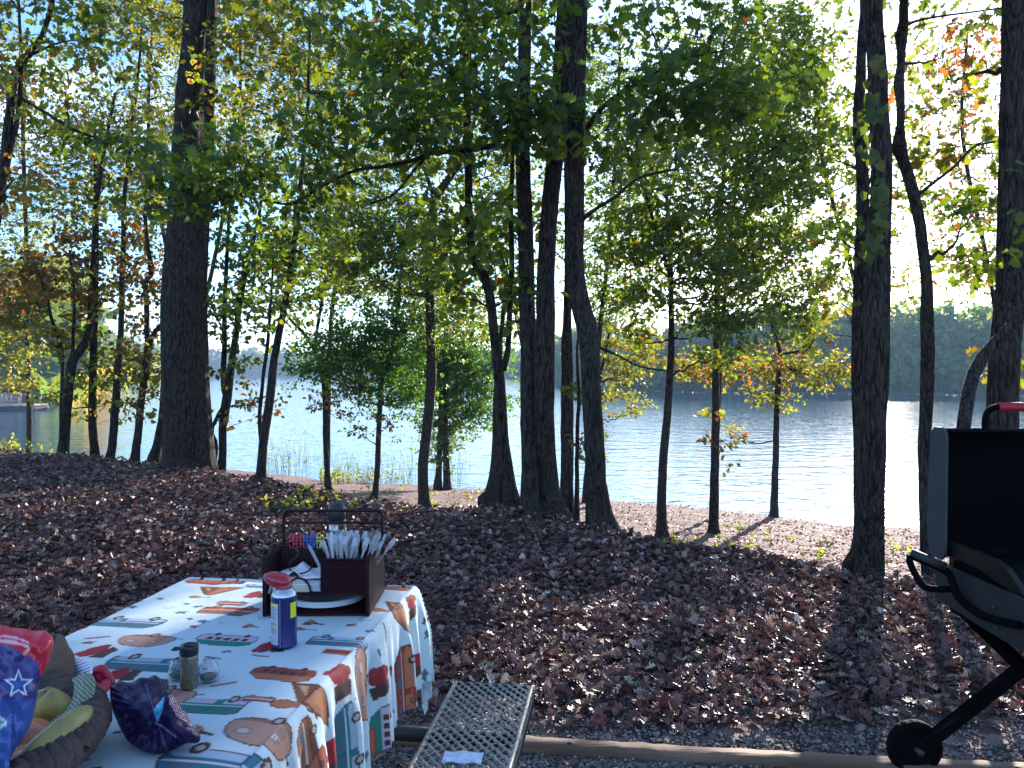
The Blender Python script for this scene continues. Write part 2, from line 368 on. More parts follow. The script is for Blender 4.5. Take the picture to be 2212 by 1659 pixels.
# ------------------------------------------------------------------ setting: one ground sheet, water
def build_ground():
    s = np.concatenate([-np.geomspace(2, .82, 30), np.linspace(-.8, .8, 300), np.geomspace(.82, 2, 30)])
    Y = np.concatenate([np.linspace(-25, 1.2, 14), np.arange(1.5, 20, .13), np.geomspace(20.1, 60, 50), np.geomspace(61, 900, 100)])
    w = np.maximum(Y, 20)
    X = s[None, :] * w[:, None]; YY = Y[:, None] * np.ones_like(X)
    Z = ground_z(X, YY)
    Z += np.where((YY > 3) & (YY < 30), RNG.normal(0, .006, Z.shape), 0)
    mb = MB(); mb.grid(np.stack([X, YY, Z], -1))
    m, nt, p, N, L = newmat('forest_soil')
    tc = N('ShaderNodeTexCoord')
    v = N('ShaderNodeTexVoronoi'); v.inputs['Scale'].default_value = 16; L(tc.outputs['Object'], v.inputs['Vector'])
    n = N('ShaderNodeTexNoise'); n.inputs['Scale'].default_value = 1.3; n.inputs['Detail'].default_value = 8; L(tc.outputs['Object'], n.inputs['Vector'])
    r = N('ShaderNodeValToRGB'); e = r.color_ramp.elements; e[0].color = (.055, .033, .030, 1); e[1].color = (.20, .13, .115, 1); e.new(.5).color = (.11, .062, .056, 1)
    sp = N('ShaderNodeSeparateColor'); L(v.outputs['Color'], sp.inputs[0]); L(sp.outputs[0], r.inputs[0])
    g = N('ShaderNodeMapRange'); g.inputs['From Min'].default_value = .52; g.inputs['From Max'].default_value = .68; L(n.outputs['Fac'], g.inputs['Value'])
    geo = N('ShaderNodeNewGeometry'); sx = N('ShaderNodeSeparateXYZ'); L(geo.outputs['Position'], sx.inputs[0])
    def rng(a, b, out='Z'):
        q = N('ShaderNodeMapRange'); q.inputs['From Min'].default_value = a; q.inputs['From Max'].default_value = b; L(sx.outputs[out], q.inputs['Value']); return q.outputs[0]
    # grassy patches on the lower shelf
    k = N('ShaderNodeMath'); k.operation = 'MULTIPLY'; L(g.outputs[0], k.inputs[0]); L(rng(-.5, -1.0), k.inputs[1])
    k2 = N('ShaderNodeMath'); k2.operation = 'MULTIPLY'; L(k.outputs[0], k2.inputs[0]); L(rng(6, -1, 'X'), k2.inputs[1])
    mg = N('ShaderNodeMix'); mg.data_type = 'RGBA'; L(k2.outputs[0], mg.inputs[0]); L(r.outputs[0], mg.inputs[6]); mg.inputs[7].default_value = (.07, .08, .03, 1)
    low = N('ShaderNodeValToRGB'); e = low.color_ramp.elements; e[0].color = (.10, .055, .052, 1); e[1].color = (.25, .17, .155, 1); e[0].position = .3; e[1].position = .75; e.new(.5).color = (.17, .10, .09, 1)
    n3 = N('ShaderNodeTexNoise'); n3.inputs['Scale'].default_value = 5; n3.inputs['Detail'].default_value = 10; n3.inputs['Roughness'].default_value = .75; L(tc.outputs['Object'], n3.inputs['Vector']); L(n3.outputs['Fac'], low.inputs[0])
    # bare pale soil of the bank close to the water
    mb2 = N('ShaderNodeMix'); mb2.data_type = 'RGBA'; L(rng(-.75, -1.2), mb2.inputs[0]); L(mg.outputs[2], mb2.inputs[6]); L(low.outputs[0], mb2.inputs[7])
    # far banks are grassy
    mf = N('ShaderNodeMix'); mf.data_type = 'RGBA'; L(rng(55, 65, 'Y'), mf.inputs[0]); L(mb2.outputs[2], mf.inputs[6]); mf.inputs[7].default_value = (.10, .15, .06, 1)
    L(mf.outputs[2], p.inputs['Base Color']); p.inputs['Roughness'].default_value = .95; p.inputs['Specular IOR Level'].default_value = .2
    b = N('ShaderNodeBump'); b.inputs['Strength'].default_value = .8; b.inputs['Distance'].default_value = .03; L(v.outputs['Distance'], b.inputs['Height']); L(b.outputs['Normal'], p.inputs['Normal'])
    o = mb.build('ground', m); tag(o, kind='structure')
    # water
    mb = MB(); xs = np.linspace(-1400, 1400, 40); ys = np.concatenate([[14], np.geomspace(17, 880, 40)])
    X, Yg = np.meshgrid(xs, ys); mb.grid(np.stack([X, Yg, np.full_like(X, WATER)], -1))
    m, nt, p, N, L = newmat('lake_water')
    p.inputs['Base Color'].default_value = (.03, .08, .13, 1); p.inputs['Roughness'].default_value = .06; p.inputs['IOR'].default_value = 1.33; p.inputs['Specular IOR Level'].default_value = .5
    tc = N('ShaderNodeTexCoord')
    def wav(scale, st, det, rot=0):
        mp = N('ShaderNodeMapping'); mp.inputs['Scale'].default_value = st; mp.inputs['Rotation'].default_value = (0, 0, rot); L(tc.outputs['Object'], mp.inputs['Vector'])
        n = N('ShaderNodeTexNoise'); n.inputs['Scale'].default_value = scale; n.inputs['Detail'].default_value = det; L(mp.outputs['Vector'], n.inputs['Vector']); return n.outputs['Fac']
    a = N('ShaderNodeMath'); a.operation = 'MULTIPLY_ADD'; L(wav(3.2, (.55, 1.0, 1), 3, .15), a.inputs[0]); a.inputs[1].default_value = .55; L(wav(.9, (.5, 1, 1), 2, -.2), a.inputs[2])
    b = N('ShaderNodeBump'); b.inputs['Strength'].default_value = 1; b.inputs['Distance'].default_value = WAVE; L(a.outputs[0], b.inputs['Height']); L(b.outputs['Normal'], p.inputs['Normal'])
    tag(mb.build('water', m), kind='structure')
WAVE = .055
build_ground()
# ------------------------------------------------------------------ fallen leaves
def litter():
    mb = MB()
    def scatter(n, y0, y1, keep, kind, size, pal, lift=.02):
        Y = np.exp(RNG.uniform(math.log(y0), math.log(y1), n)) if y1 / y0 > 3 else RNG.uniform(y0, y1, n)
        X = RNG.uniform(-.80, .80, n) * (Y + .3) + RNG.normal(0, .3, n)
        k = keep(X, Y); X = X[k]; Y = Y[k]; n = len(X)
        Z = ground_z(X, Y)
        P = np.stack([X, Y, Z + RNG.uniform(.004, lift, n)], -1)
        D = unit(n) * np.array([1, 1, .25]); D /= np.linalg.norm(D, axis=1)[:, None]
        Nn = unit(n) * .42 + np.array([0, 0, 1])
        cs = np.array([c for c, _ in pal]); w = np.array([w for _, w in pal], float); w /= w.sum()
        C = cs[RNG.choice(len(cs), n, p=w)] * RNG.uniform(.7, 1.35, (n, 1))
        leaves(mb, P, D, Nn, RNG.uniform(.55, 1.25, n) * size, C, kind, curl=-.12, curlx=.3)
    brown = [((.10, .050, .042), 6), ((.15, .078, .066), 6), ((.060, .030, .029), 5), ((.21, .13, .11), 3.5), ((.30, .22, .18), 1.8), ((.14, .028, .03), 1.2), ((.22, .19, .12), .4), ((.42, .34, .29), .6)]
    redd = [((.17, .075, .07), 5), ((.26, .05, .06), 3.5), ((.22, .13, .11), 4), ((.28, .2, .17), 2), ((.10, .045, .04), 3), ((.2, .18, .06), .6)]
    c = lambda X: np.interp(X, CR[:, 0], CR[:, 1])
    tim = lambda X: 3.16 - .115 * (X - .06)
    # dense carpet beyond the timber, thinning out where the gravel shows
    scatter(34000, 3.3, 6.0, lambda X, Y: (Y > tim(X) + .12) & (RNG.uniform(size=len(X)) < np.clip((Y - tim(X) - .05 + .15 * np.sin(X * 2.3)) / .7, .06, 1)), 'oak', .062, brown, .045)
    scatter(95000, 5.6, 26, lambda X, Y: (Y < c(X) + 1.2), 'mid', .068, brown, .05)
    scatter(18000, 3.2, 8, lambda X, Y: (X < -1.4) & (Y < 7), 'oak', .064, brown, .05)
    scatter(30000, 7.0, 26, lambda X, Y: (Y > c(X) + 1.0) & (X > -2) & (Y < np.interp(X, SH[:, 0], SH[:, 1]) - .4), 'mid', .056, redd, .04)
    scatter(500, 1.0, 3.2, lambda X, Y: (Y < tim(X) - .1), 'oak', .085, brown, .02)
    o = mb.build('leaf_litter', M_litter, smooth=False); tag(o, 'brown and tan fallen oak leaves covering the ground under the trees', 'fallen leaves', kind='stuff')
litter()
def twigs():
    mb = MB()
    for _ in range(260):
        y = random.uniform(3.3, 9); x = random.uniform(-.75, .75) * y; a = random.uniform(0, 6.28); l = random.uniform(.08, .4); z = gz(x, y) + .03
        t = np.linspace(-.5, .5, 5); k = random.gauss(0, .12); P = np.stack([x + np.cos(a) * t * l - np.sin(a) * t * t * l * k * 4, y + np.sin(a) * t * l + np.cos(a) * t * t * l * k * 4, z + t * l * random.gauss(0, .12) + t * 0], -1)
        mb.tube(P, np.array([.35, .8, 1, .8, .4]) * random.uniform(.0018, .005), 5, cap=False)
    tag(mb.build('twigs', mat('twig_bark', (.10, .07, .055), .85)), 'thin fallen twigs lying among the brown leaves', 'twigs', kind='stuff')
twigs()
def gravel():
    # the pad: a sheet just above the soil on the near side of the timber
    mb = MB(); xs = np.linspace(-7, 7, 60); t = np.linspace(0, 1, 30)
    X = xs[:, None] * np.ones(30); Y = -6 + t[None, :] * (3.11 - .115 * (X - .06) + 6)
    mb.grid(np.stack([X, Y, np.full_like(X, .006)], -1)[::-1])
    m, nt, p, N, L = newmat('gravel'); tc = N('ShaderNodeTexCoord')
    v = N('ShaderNodeTexVoronoi'); v.inputs['Scale'].default_value = 90; L(tc.outputs['Object'], v.inputs['Vector'])
    r = N('ShaderNodeValToRGB'); e = r.color_ramp.elements; e[0].color = (.06, .052, .045, 1); e[1].color = (.24, .21, .18, 1); e.new(.6).color = (.11, .097, .085, 1)
    sp = N('ShaderNodeSeparateColor'); L(v.outputs['Color'], sp.inputs[0]); L(sp.outputs[0], r.inputs[0]); L(r.outputs[0], p.inputs['Base Color'])
    p.inputs['Roughness'].default_value = .8
    b = N('ShaderNodeBump'); b.inputs['Strength'].default_value = 1; b.inputs['Distance'].default_value = .01; b.invert = True; L(v.outputs['Distance'], b.inputs['Height']); L(b.outputs['Normal'], p.inputs['Normal'])
    tag(mb.build('gravel_pad', m), kind='structure')
    mb = MB(); O = np.array([[1, 0, 0], [-1, 0, 0], [0, 1, 0], [0, -1, 0], [0, 0, 1], [0, 0, -1.]]); f = np.array([[0, 2, 4], [2, 1, 4], [1, 3, 4], [3, 0, 4], [2, 0, 5], [1, 2, 5], [3, 1, 5], [0, 3, 5]])
    n = 34000
    X = RNG.uniform(-.9, 2.7, n); Y = RNG.uniform(2.35, 4.15, n)
    k = (Y < 3.3) | (RNG.uniform(size=n) < np.clip((4.15 - Y) / .8, 0, 1)); X = X[k]; Y = Y[k]; n = len(X)
    S = RNG.uniform(.004, .0105, n); Z = np.where(Y < 3.15, .006, ground_z(X, Y)) + .25 * S
    V = O[None] * RNG.uniform(.6, 1.25, (n, 6, 1)) * S[:, None, None] * np.array([1, 1, .7])
    a = RNG.uniform(0, 6.28, n); ca, sa = np.cos(a)[:, None], np.sin(a)[:, None]
    V = np.stack([V[..., 0] * ca - V[..., 1] * sa, V[..., 0] * sa + V[..., 1] * ca, V[..., 2]], -1) + np.stack([X, Y, Z], -1)[:, None]
    g = RNG.uniform(.05, 1, (n, 1)) ** 1.8 * .34 * np.array([1, .90, .80])
    mb.add(V.reshape(-1, 3), [(f[None] + (np.arange(n) * 6)[:, None, None]).reshape(-1, 3)], np.repeat(g, 6, 0))
    tag(mb.build('loose_gravel', mat('pebble', (.1, .1, .1), .7, tint=True), smooth=False), 'grey gravel scattered around the timber edging', 'gravel', kind='stuff')
gravel()
def timber():
    mb = MB(); a = np.array([-1.35, 3.275, 0]); b = np.array([3.6, 2.705, 0]); ang = math.atan2(b[1] - a[1], b[0] - a[0]); Lg = np.linalg.norm(b - a)
    n = 120; x = np.linspace(0, Lg, n); prof = np.array([[-.038, -.03], [-.040, .034], [-.034, .043], [.034, .042], [.040, .034], [.038, -.03]])
    V = np.zeros((n, 6, 3)); V[..., 0] = x[:, None]; V[..., 1] = prof[None, :, 0] + RNG.normal(0, .0016, (n, 6)); V[..., 2] = prof[None, :, 1] + RNG.normal(0, .0016, (n, 6)) + .004 * np.sin(x * 2.1)[:, None]
    M = rotz(ang, a); W = V @ M[0].T + M[1]
    mb.grid(W[::-1], closeu=True)
    root = empty('timber_edging', tuple(a), 'weathered brown timber laid on the ground along the edge of the gravel', 'timber')
    m = mat('old_wood', (.15, .088, .058), .85, 0, .8, 30, .45, 9, stretch=(.12, 1.2, 1.2), bdist=.012)
    mb.build('beam', m, root)
    for k in (.32, .58, .66, .80):
        q = MB(); p = a + (b - a) * k; q.lathe([(0, .0), (.011, .0), (.011, .004), (.006, .007), (0, .0075)], 10, (p[0], p[1] - .012, .0425)); q.build('spike', mat('rust', (.05, .025, .02), .8), root)
timber()
# ------------------------------------------------------------------ trees near the camera (photo coordinates -> real points at a real distance)
total = 0
def T(*a, **k):
    global total
    r, n = tree(*a, **k); total += n; return r
G1 = 'slender trees on the left bank crest'
def by(x, y): h = hit(x, y); return h[1]
T('oak_tree', 'thickest dark oak trunk with furrowed bark on the left crest, doubled by a thinner stem', 12.1,
  [[(404, 1010, 118), (402, 985, 100), (400, 900, 92), (398, 800, 88), (395, 692, 86), (397, 600, 84), (399, 480, 70), (404, 350, 66), (412, 200, 60), (420, 100, 54), (424, -40, 48), (428, -260, 38)],
   [(446, 1010, 52), (440, 930, 40), (436, 800, 36), (436, 650, 32), (440, 520, 26), (448, 400, 20), (451, 250, 21), (455, 120, 23), (458, -40, 22), (462, -240, 16)]],
  [(400, -120, 260, 120, .8), (330, 60, 90, 60, .5, 1)], pal='olive', leaf=.10, sides=26)
T('oak_tree', 'twin trunked oak in the centre whose two dark stems rise from one flared base', 8.25,
  [[(1150, 1118, 60), (1145, 1070, 40), (1142, 900, 37), (1139, 692, 35), (1137, 600, 35), (1134, 450, 33), (1131, 330, 31), (1133, 150, 28), (1136, 0, 26), (1136, -260, 18)],
   [(1190, 1122, 96), (1184, 1085, 66), (1180, 1000, 50), (1178, 900, 44), (1180, 692, 42), (1184, 550, 38), (1191, 440, 37), (1203, 330, 38), (1218, 200, 42), (1226, 80, 48), (1230, -20, 50), (1232, -280, 38)]],
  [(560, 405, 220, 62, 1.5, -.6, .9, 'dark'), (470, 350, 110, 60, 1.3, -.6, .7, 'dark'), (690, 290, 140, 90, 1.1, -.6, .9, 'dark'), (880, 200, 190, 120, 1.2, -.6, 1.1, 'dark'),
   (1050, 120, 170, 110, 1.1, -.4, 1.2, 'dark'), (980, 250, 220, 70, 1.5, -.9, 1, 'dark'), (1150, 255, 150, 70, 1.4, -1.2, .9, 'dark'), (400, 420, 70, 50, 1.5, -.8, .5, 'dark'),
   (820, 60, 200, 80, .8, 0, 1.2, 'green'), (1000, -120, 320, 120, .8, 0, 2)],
  limbs=[[(1126, 325, 14, 0), (1072, 315, 12, -.1), (1009, 326, 11, -.2), (958, 329, 10, -.3), (928, 331, 10, -.35), (898, 345, 9, -.4), (828, 360, 8, -.5), (770, 368, 7, -.55), (700, 400, 6, -.6), (630, 440, 5, -.6), (560, 430, 4, -.6)],
         [(928, 331, 7, -.35), (893, 370, 6, -.4), (850, 420, 5, -.4), (800, 440, 4, -.5)],
         [(1200, 345, 14, 0), (1165, 320, 8, -.5), (1100, 250, 6, -.8), (1020, 180, 4, -.9)]],
  leaf=.112, kind='oak', sides=24)
T('oak_tree', 'leaning oak trunk right of the twin stems with a wide flared foot', 7.55,
  [[(1306, 1158, 92), (1298, 1125, 64), (1290, 1050, 48), (1285, 960, 44), (1279, 850, 42), (1276, 760, 44), (1270, 712, 46), (1255, 660, 43), (1246, 600, 39), (1243, 500, 38), (1244, 330, 38), (1248, 150, 36), (1249, 0, 34), (1250, -280, 24)]],
  [(1400, 215, 140, 85, 1.5, -.8, .8, 'dark'), (1530, 150, 170, 90, 1.1, -.4, 1, 'dark'), (1440, 60, 220, 70, .8, 0, 1, 'green'), (1330, 330, 70, 60, 1.1, -.3, .6, 'green'), (1600, 235, 110, 70, 1.3, -.4, .8, 'dark'), (1420, -140, 300, 110, .7, 0, 1.8)],
  limbs=[[(1250, 480, 12), (1290, 450, 8, -.3), (1330, 425, 7, -.5), (1380, 385, 6, -.6), (1460, 365, 5, -.6)], [(1250, 300, 12), (1310, 225, 9, -.3), (1385, 175, 7, -.5), (1470, 130, 5, -.5), (1560, 110, 4, -.4)],
         [(1274, 742, 9), (1337, 769, 5, .2), (1377, 790, 4.5, .3), (1430, 800, 4, .4), (1477, 802, 3, .4)]], leaf=.112, kind='oak', sides=22)
T('oak_tree', 'bare dark trunk standing between the twin oak and the leaning oak', 9.6,
  [[(1224, 1108, 40), (1223, 1060, 29), (1222, 900, 28), (1222, 800, 25), (1221, 742, 24), (1225, 680, 18), (1228, 560, 16), (1226, 430, 14), (1222, 250, 12)]],
  [(1180, 480, 60, 60, .5), (1240, 180, 80, 80, .6)], sides=16)
T('sapling', 'thin sapling with a few yellow leaves beside the foot of the leaning oak', 8.6,
  [[(1247, 1122, 12), (1245, 993, 9), (1249, 860, 8), (1246, 780, 6), (1250, 700, 4)]], [(1246, 830, 18, 26, .5, 0, .12, 'yellow'), (1262, 960, 18, 40, .25, 0, .15, 'yellow')], leaf=.07, cat='sapling')
for xx, yy, tt, lb in ((1233, 1118, 1030, 'thin grey stake standing between the centre oak trunks'), (1080, 1106, 1025, 'thin grey stake left of the twin oak foot')):
    T('stake', lb, 8.7, [[(xx, yy, 9), (xx - 1, (yy + tt) / 2, 8), (xx - 1, tt, 7)]], cat='stake')
T('oak_tree', 'curving forked tree just left of the twin oak', 8.75,
  [[(1108, 1100, 62), (1102, 1075, 40), (1093, 1000, 28), (1086, 909, 25), (1080, 826, 24), (1070, 742, 21), (1060, 658, 20), (1046, 600, 20), (1025, 565, 19), (1017, 500, 18), (1014, 420, 17), (1011, 300, 17), (1009, 200, 16), (1007, 60, 15), (1006, -120, 10)],
   [(1085, 800, 16), (1095, 760, 13), (1099, 700, 12), (1101, 640, 12), (1104, 540, 12), (1103, 420, 11), (1108, 300, 8)]],
  [(960, 470, 110, 90, 1.0, .3), (1070, 500, 80, 110, 1.0), (1010, 620, 80, 60, .8), (1060, 40, 120, 90, .8), (1125, 640, 50, 60, .9), (900, 120, 130, 110, .8)], sides=16)
T('tree', 'flared grey trunk half hidden behind the curving forked tree', 11.6, [[(1062, 1084, 60), (1066, 1060, 36), (1070, 1000, 22), (1071, 940, 17), (1076, 800, 14), (1085, 700, 10), (1095, 560, 8)]],
  [(1090, 560, 60, 90, .6)], sides=14)
T('oak_tree', 'straight mid-sized tree behind the tabletop caddy, forked near its top', by(918, 1100),
  [[(918, 1102, 36), (915, 1075, 25), (913, 1000, 22), (921, 930, 22), (930, 830, 22), (931, 730, 20), (930, 600, 19), (933, 500, 19), (940, 430, 20), (962, 397, 16), (985, 365, 14), (1004, 330, 11), (1030, 240, 7)],
   [(940, 430, 13), (930, 405, 9), (918, 370, 6), (905, 330, 3)]],
  [(860, 470, 110, 80, 1.1), (930, 560, 100, 100, 1.0), (830, 580, 100, 80, .9), (985, 700, 80, 60, .8), (920, 360, 110, 60, .9), (760, 520, 90, 80, .8)], sides=16)
T('understory_tree', 'small leafy tree with a spreading dark green crown low over the lake', by(808, 1078),
  [[(806, 1080, 24), (810, 1060, 14), (816, 993, 12), (820, 893, 11), (826, 819, 10), (840, 785, 9), (853, 708, 8), (865, 600, 7), (880, 480, 5)]],
  [(800, 750, 150, 55, 1.9, 0, 1.0, 'shade'), (745, 795, 120, 45, 1.5, 0, 1.0, 'shade'), (840, 695, 110, 50, 1.5, 0, .9, 'shade'), (860, 830, 100, 55, 1.2, 0, 1.0, 'shade'), (730, 860, 70, 36, .5, 0, .6, 'mixred'), (790, 915, 70, 30, .45, 0, .6, 'mixred'), (870, 620, 60, 70, .6)], leaf=.085, cat='tree')
T('understory_tree', 'leafy green tree at the shore with foliage hanging down its double trunk', by(968, 1058),
  [[(968, 1062, 26), (967, 1040, 17), (964, 960, 12), (963, 886, 12), (965, 790, 11), (962, 650, 8), (960, 520, 5)], [(946, 1046, 20), (948, 1020, 14), (952, 950, 11), (953, 860, 10), (950, 760, 8)]],
  [(920, 820, 125, 80, 1.5, 0, 1.2, 'shade'), (1010, 800, 100, 85, 1.6, 0, 1, 'shade'), (950, 745, 130, 55, 1.4, 0, 1, 'shade'), (1025, 880, 80, 60, 1.1, 0, .9, 'shade'), (955, 930, 60, 75, 1.2, 0, .5, 'green'), (960, 640, 80, 60, .8)], leaf=.09, cat='tree')
T('tree', 'slim forked tree between the two leafy crowns and the leaning left stems', by(711, 1063),
  [[(712, 1066, 20), (709, 1040, 13), (703, 950, 11), (700, 850, 10), (690, 783, 10), (677, 750, 9), (652, 715, 7), (629, 692, 6), (600, 650, 4)],
   [(680, 755, 8), (688, 700, 7), (697, 649, 7), (702, 582, 6), (706, 450, 5), (700, 300, 4)]],
  [(690, 560, 100, 110, 1.0), (640, 690, 60, 50, .4), (740, 470, 90, 90, .9), (700, 330, 110, 80, .5, 1, 1.5, 'olive')], leaf=.09)
T('tree', 'leaning double-stemmed tree second to the right of the thick left oak', by(564, 1037),
  [[(563, 1039, 28), (565, 1015, 21), (570, 950, 19), (583, 870, 19), (591, 790, 17), (608, 700, 15), (619, 640, 13), (626, 592, 13), (638, 500, 12), (648, 400, 10), (660, 250, 7), (670, 60, 5)],
   [(566, 975, 11), (562, 900, 9), (569, 816, 8), (580, 730, 8), (585, 650, 6), (590, 560, 5)]],
  [(610, 550, 110, 100, 1.0), (590, 650, 90, 60, .8), (680, 140, 130, 130, .7, 1, 1.6, 'olive'), (550, 130, 120, 130, .8, 1, 1.6, 'olive'), (620, 20, 130, 80, .4, 1, 1.6, 'yellow')], leaf=.09)
T('tree', 'dark crooked tree standing against the right side of the thick left oak', 13.2,
  [[(474, 1026, 26), (478, 990, 17), (480, 930, 17), (490, 860, 20), (500, 783, 15), (512, 699, 13), (517, 649, 15), (528, 590, 14), (540, 545, 10), (560, 450, 7), (575, 330, 4)],
   [(490, 860, 14), (482, 830, 12), (484, 750, 11), (485, 649, 9), (490, 549, 8), (500, 400, 5)], [(462, 1015, 12), (466, 960, 10), (458, 930, 7), (470, 900, 9), (482, 880, 9)]],
  [(500, 640, 80, 90, 1.0), (540, 520, 90, 70, 1.0), (530, 870, 60, 60, .45, 0, .8, 'mixred'), (520, 770, 50, 50, .35), (520, 300, 70, 110, .5, 1, 1.4, 'olive')], leaf=.09)
# left crest
T('tree', 'leftmost crest tree, forking into spread stems under russet leaves', 14.6,
  [[(135, 992, 30), (138, 960, 22), (146, 880, 20), (152, 810, 20), (160, 775, 19), (178, 752, 18), (194, 712, 15), (200, 640, 14), (206, 540, 13), (212, 430, 11), (226, 330, 8), (250, 200, 5)],
   [(130, 985, 10), (132, 900, 9), (134, 800, 8), (130, 745, 8), (112, 690, 7), (95, 620, 6), (70, 560, 5)], [(157, 780, 8), (158, 720, 7), (161, 640, 6), (150, 540, 4)]],
  [(70, 620, 100, 60, 1.0, 0, 1.2, 'rust'), (150, 560, 90, 90, .6, 0, 1.2, 'rust'), (60, 700, 110, 50, 1.0, 0, 1.2, 'yellow'), (130, 420, 120, 90, .5, 0, 1.6, 'olive'), (180, 640, 60, 60, .5, 0, 1, 'rust'), (200, 250, 120, 110, .45, 0, 1.6, 'olive')], leaf=.095, group=G1)
T('tree', 'straight slim crest tree with ferny green foliage, second from the left', 15.2,
  [[(206, 1000, 24), (204, 970, 18), (201, 900, 16), (203, 780, 15), (204, 660, 15), (206, 520, 13), (208, 400, 10), (205, 280, 6)]],
  [(240, 810, 60, 70, .8, 0, 1, 'green'), (190, 730, 60, 60, .7, 0, 1, 'green'), (150, 860, 60, 30, .5, 0, .8, 'yellow'), (230, 560, 80, 90, .5, 0, 1.2, 'olive'), (230, 370, 110, 90, .5, 0, 1.5, 'olive')], leaf=.09, group=G1)
T('tree', 'leaning slim crest tree, third from the left, with a nearly branch-free dark stem', 14.2,
  [[(232, 1002, 26), (240, 975, 18), (250, 890, 17), (257, 800, 15), (262, 700, 12), (266, 560, 11), (268, 430, 9), (278, 330, 8), (296, 180, 6), (310, 20, 4)]],
  [(300, 560, 60, 100, .5, 0, 1, 'rust'), (270, 680, 50, 60, .5, 0, 1, 'mixred'), (310, 250, 90, 100, .5, 0, 1.5, 'yellow'), (300, 60, 110, 80, .6, 0, 1.5, 'olive')], leaf=.09, group=G1)
T('tree', 'forked crooked crest tree with red and yellow leaves nearest the thick left oak', 14.0,
  [[(291, 1005, 26), (294, 975, 18), (301, 890, 14), (312, 800, 13), (317, 740, 12), (315, 650, 11), (312, 610, 10), (326, 588, 11), (318, 530, 9), (312, 440, 7), (318, 300, 4)],
   [(298, 960, 12), (306, 880, 11), (318, 790, 11), (330, 725, 10), (350, 700, 9), (372, 670, 6)]],
  [(320, 760, 50, 70, .7, 0, .8, 'mixred'), (320, 860, 50, 60, .4, 0, .8, 'mixred'), (330, 620, 50, 70, .5, 0, .8, 'rust'), (300, 440, 70, 90, .6, 0, 1.2, 'olive'), (290, 790, 60, 50, .5, 0, .8, 'yellow')], leaf=.09, group=G1)
T('tree', 'pale curved tree foot showing left of the thick oak base', 16.5, [[(333, 1000, 30), (342, 960, 20), (350, 900, 15), (356, 800, 13), (362, 640, 10), (372, 450, 7)]], [(340, 500, 70, 90, .5, 0, 1, 'olive')], leaf=.09, group=G1)
T('tree', 'leaning two-stemmed tree at the far left edge reaching out one dark leafy limb', 9.0,
  [[(-70, 1060, 40), (-55, 900, 26), (-38, 700, 22), (-14, 540, 20), (0, 440, 19), (16, 300, 18), (32, 175, 17), (64, 120, 14), (96, 70, 11), (120, -40, 8)],
   [(-30, 640, 15), (-5, 480, 13), (20, 340, 12), (40, 240, 10), (45, 120, 7), (40, 0, 5)]],
  [(60, 90, 120, 80, .7, 0, 1, 'olive'), (200, 60, 120, 70, .8, 0, 1, 'green'), (60, 230, 90, 70, .5, 0, .8, 'mixred'), (190, 290, 90, 30, 1.3, -.2, .5, 'dark'), (290, 310, 80, 28, 1.4, -.2, .5, 'dark'), (20, 380, 70, 90, .5, 0, 1, 'rust'), (100, -90, 260, 90, .8, 0, 1.5, 'olive')],
  limbs=[[(-20, 175, 8), (50, 215, 7, -.1), (100, 244, 6.5, -.1), (150, 275, 6, -.2), (210, 298, 5, -.2), (300, 311, 4, -.2)], [(64, 120, 7), (130, 92, 4), (220, 80, 3)]], leaf=.10, kind='oak')
# right
T('oak_tree', 'straight slim tree standing nearest on the lower bank, right of the leaning oak', by(1429, 1160),
  [[(1430, 1164, 38), (1429, 1140, 25), (1429, 1077, 20), (1435, 960, 18), (1444, 859, 16), (1450, 759, 14), (1450, 658, 12), (1448, 560, 10), (1440, 420, 8)]],
  [(1480, 420, 190, 120, .9, -1, 1.2, 'green'), (1500, 520, 110, 80, .8, -1, 1), (1400, 560, 70, 100, .7), (1590, 560, 150, 110, .8, -1, 1.2, 'green'), (1570, 690, 95, 50, 1.5, -1, .8, 'dark'), (1370, 700, 60, 70, .6), (1560, 760, 70, 40, .8, -.6, .6, 'green'), (1380, 480, 110, 90, 1.0), (1500, 620, 120, 70, .7), (1350, 620, 70, 90, .8), (1480, 300, 140, 70, 1.0)],
  limbs=[[(1377, 295, 8, -1.2), (1379, 368, 7, -1), (1393, 418, 7, -.8), (1425, 520, 7, -.4), (1448, 600, 7, 0)]], leaf=.12, kind='oak')
T('oak_tree', 'second slim tree on the lower bank with dark hanging foliage above', by(1541, 1152),
  [[(1541, 1157, 34), (1541, 1130, 22), (1541, 1055, 19), (1546, 896, 17), (1547, 817, 15), (1550, 700, 13), (1553, 560, 11), (1560, 400, 8), (1570, 200, 5)]],
  [(1640, 330, 170, 150, .9, -1, 1.3, 'green'), (1690, 170, 140, 130, 1.1, -1, 1.2, 'green'), (1700, 470, 130, 140, .8, -1, 1.2, 'green'), (1650, 640, 110, 60, .9, -1, .9, 'dark'), (1700, 690, 60, 40, 1.1, -1, .6, 'green'), (1560, 970, 50, 22, .5, 0, .4, 'mixred'), (1530, 900, 30, 50, .3, 0, .3, 'mixred'), (1620, 480, 120, 90, .6), (1740, 330, 80, 120, .8), (1760, 560, 60, 110, 1.0), (1740, 120, 80, 110, .9), (1600, 40, 140, 60, 1.0)], leaf=.12, kind='oak')
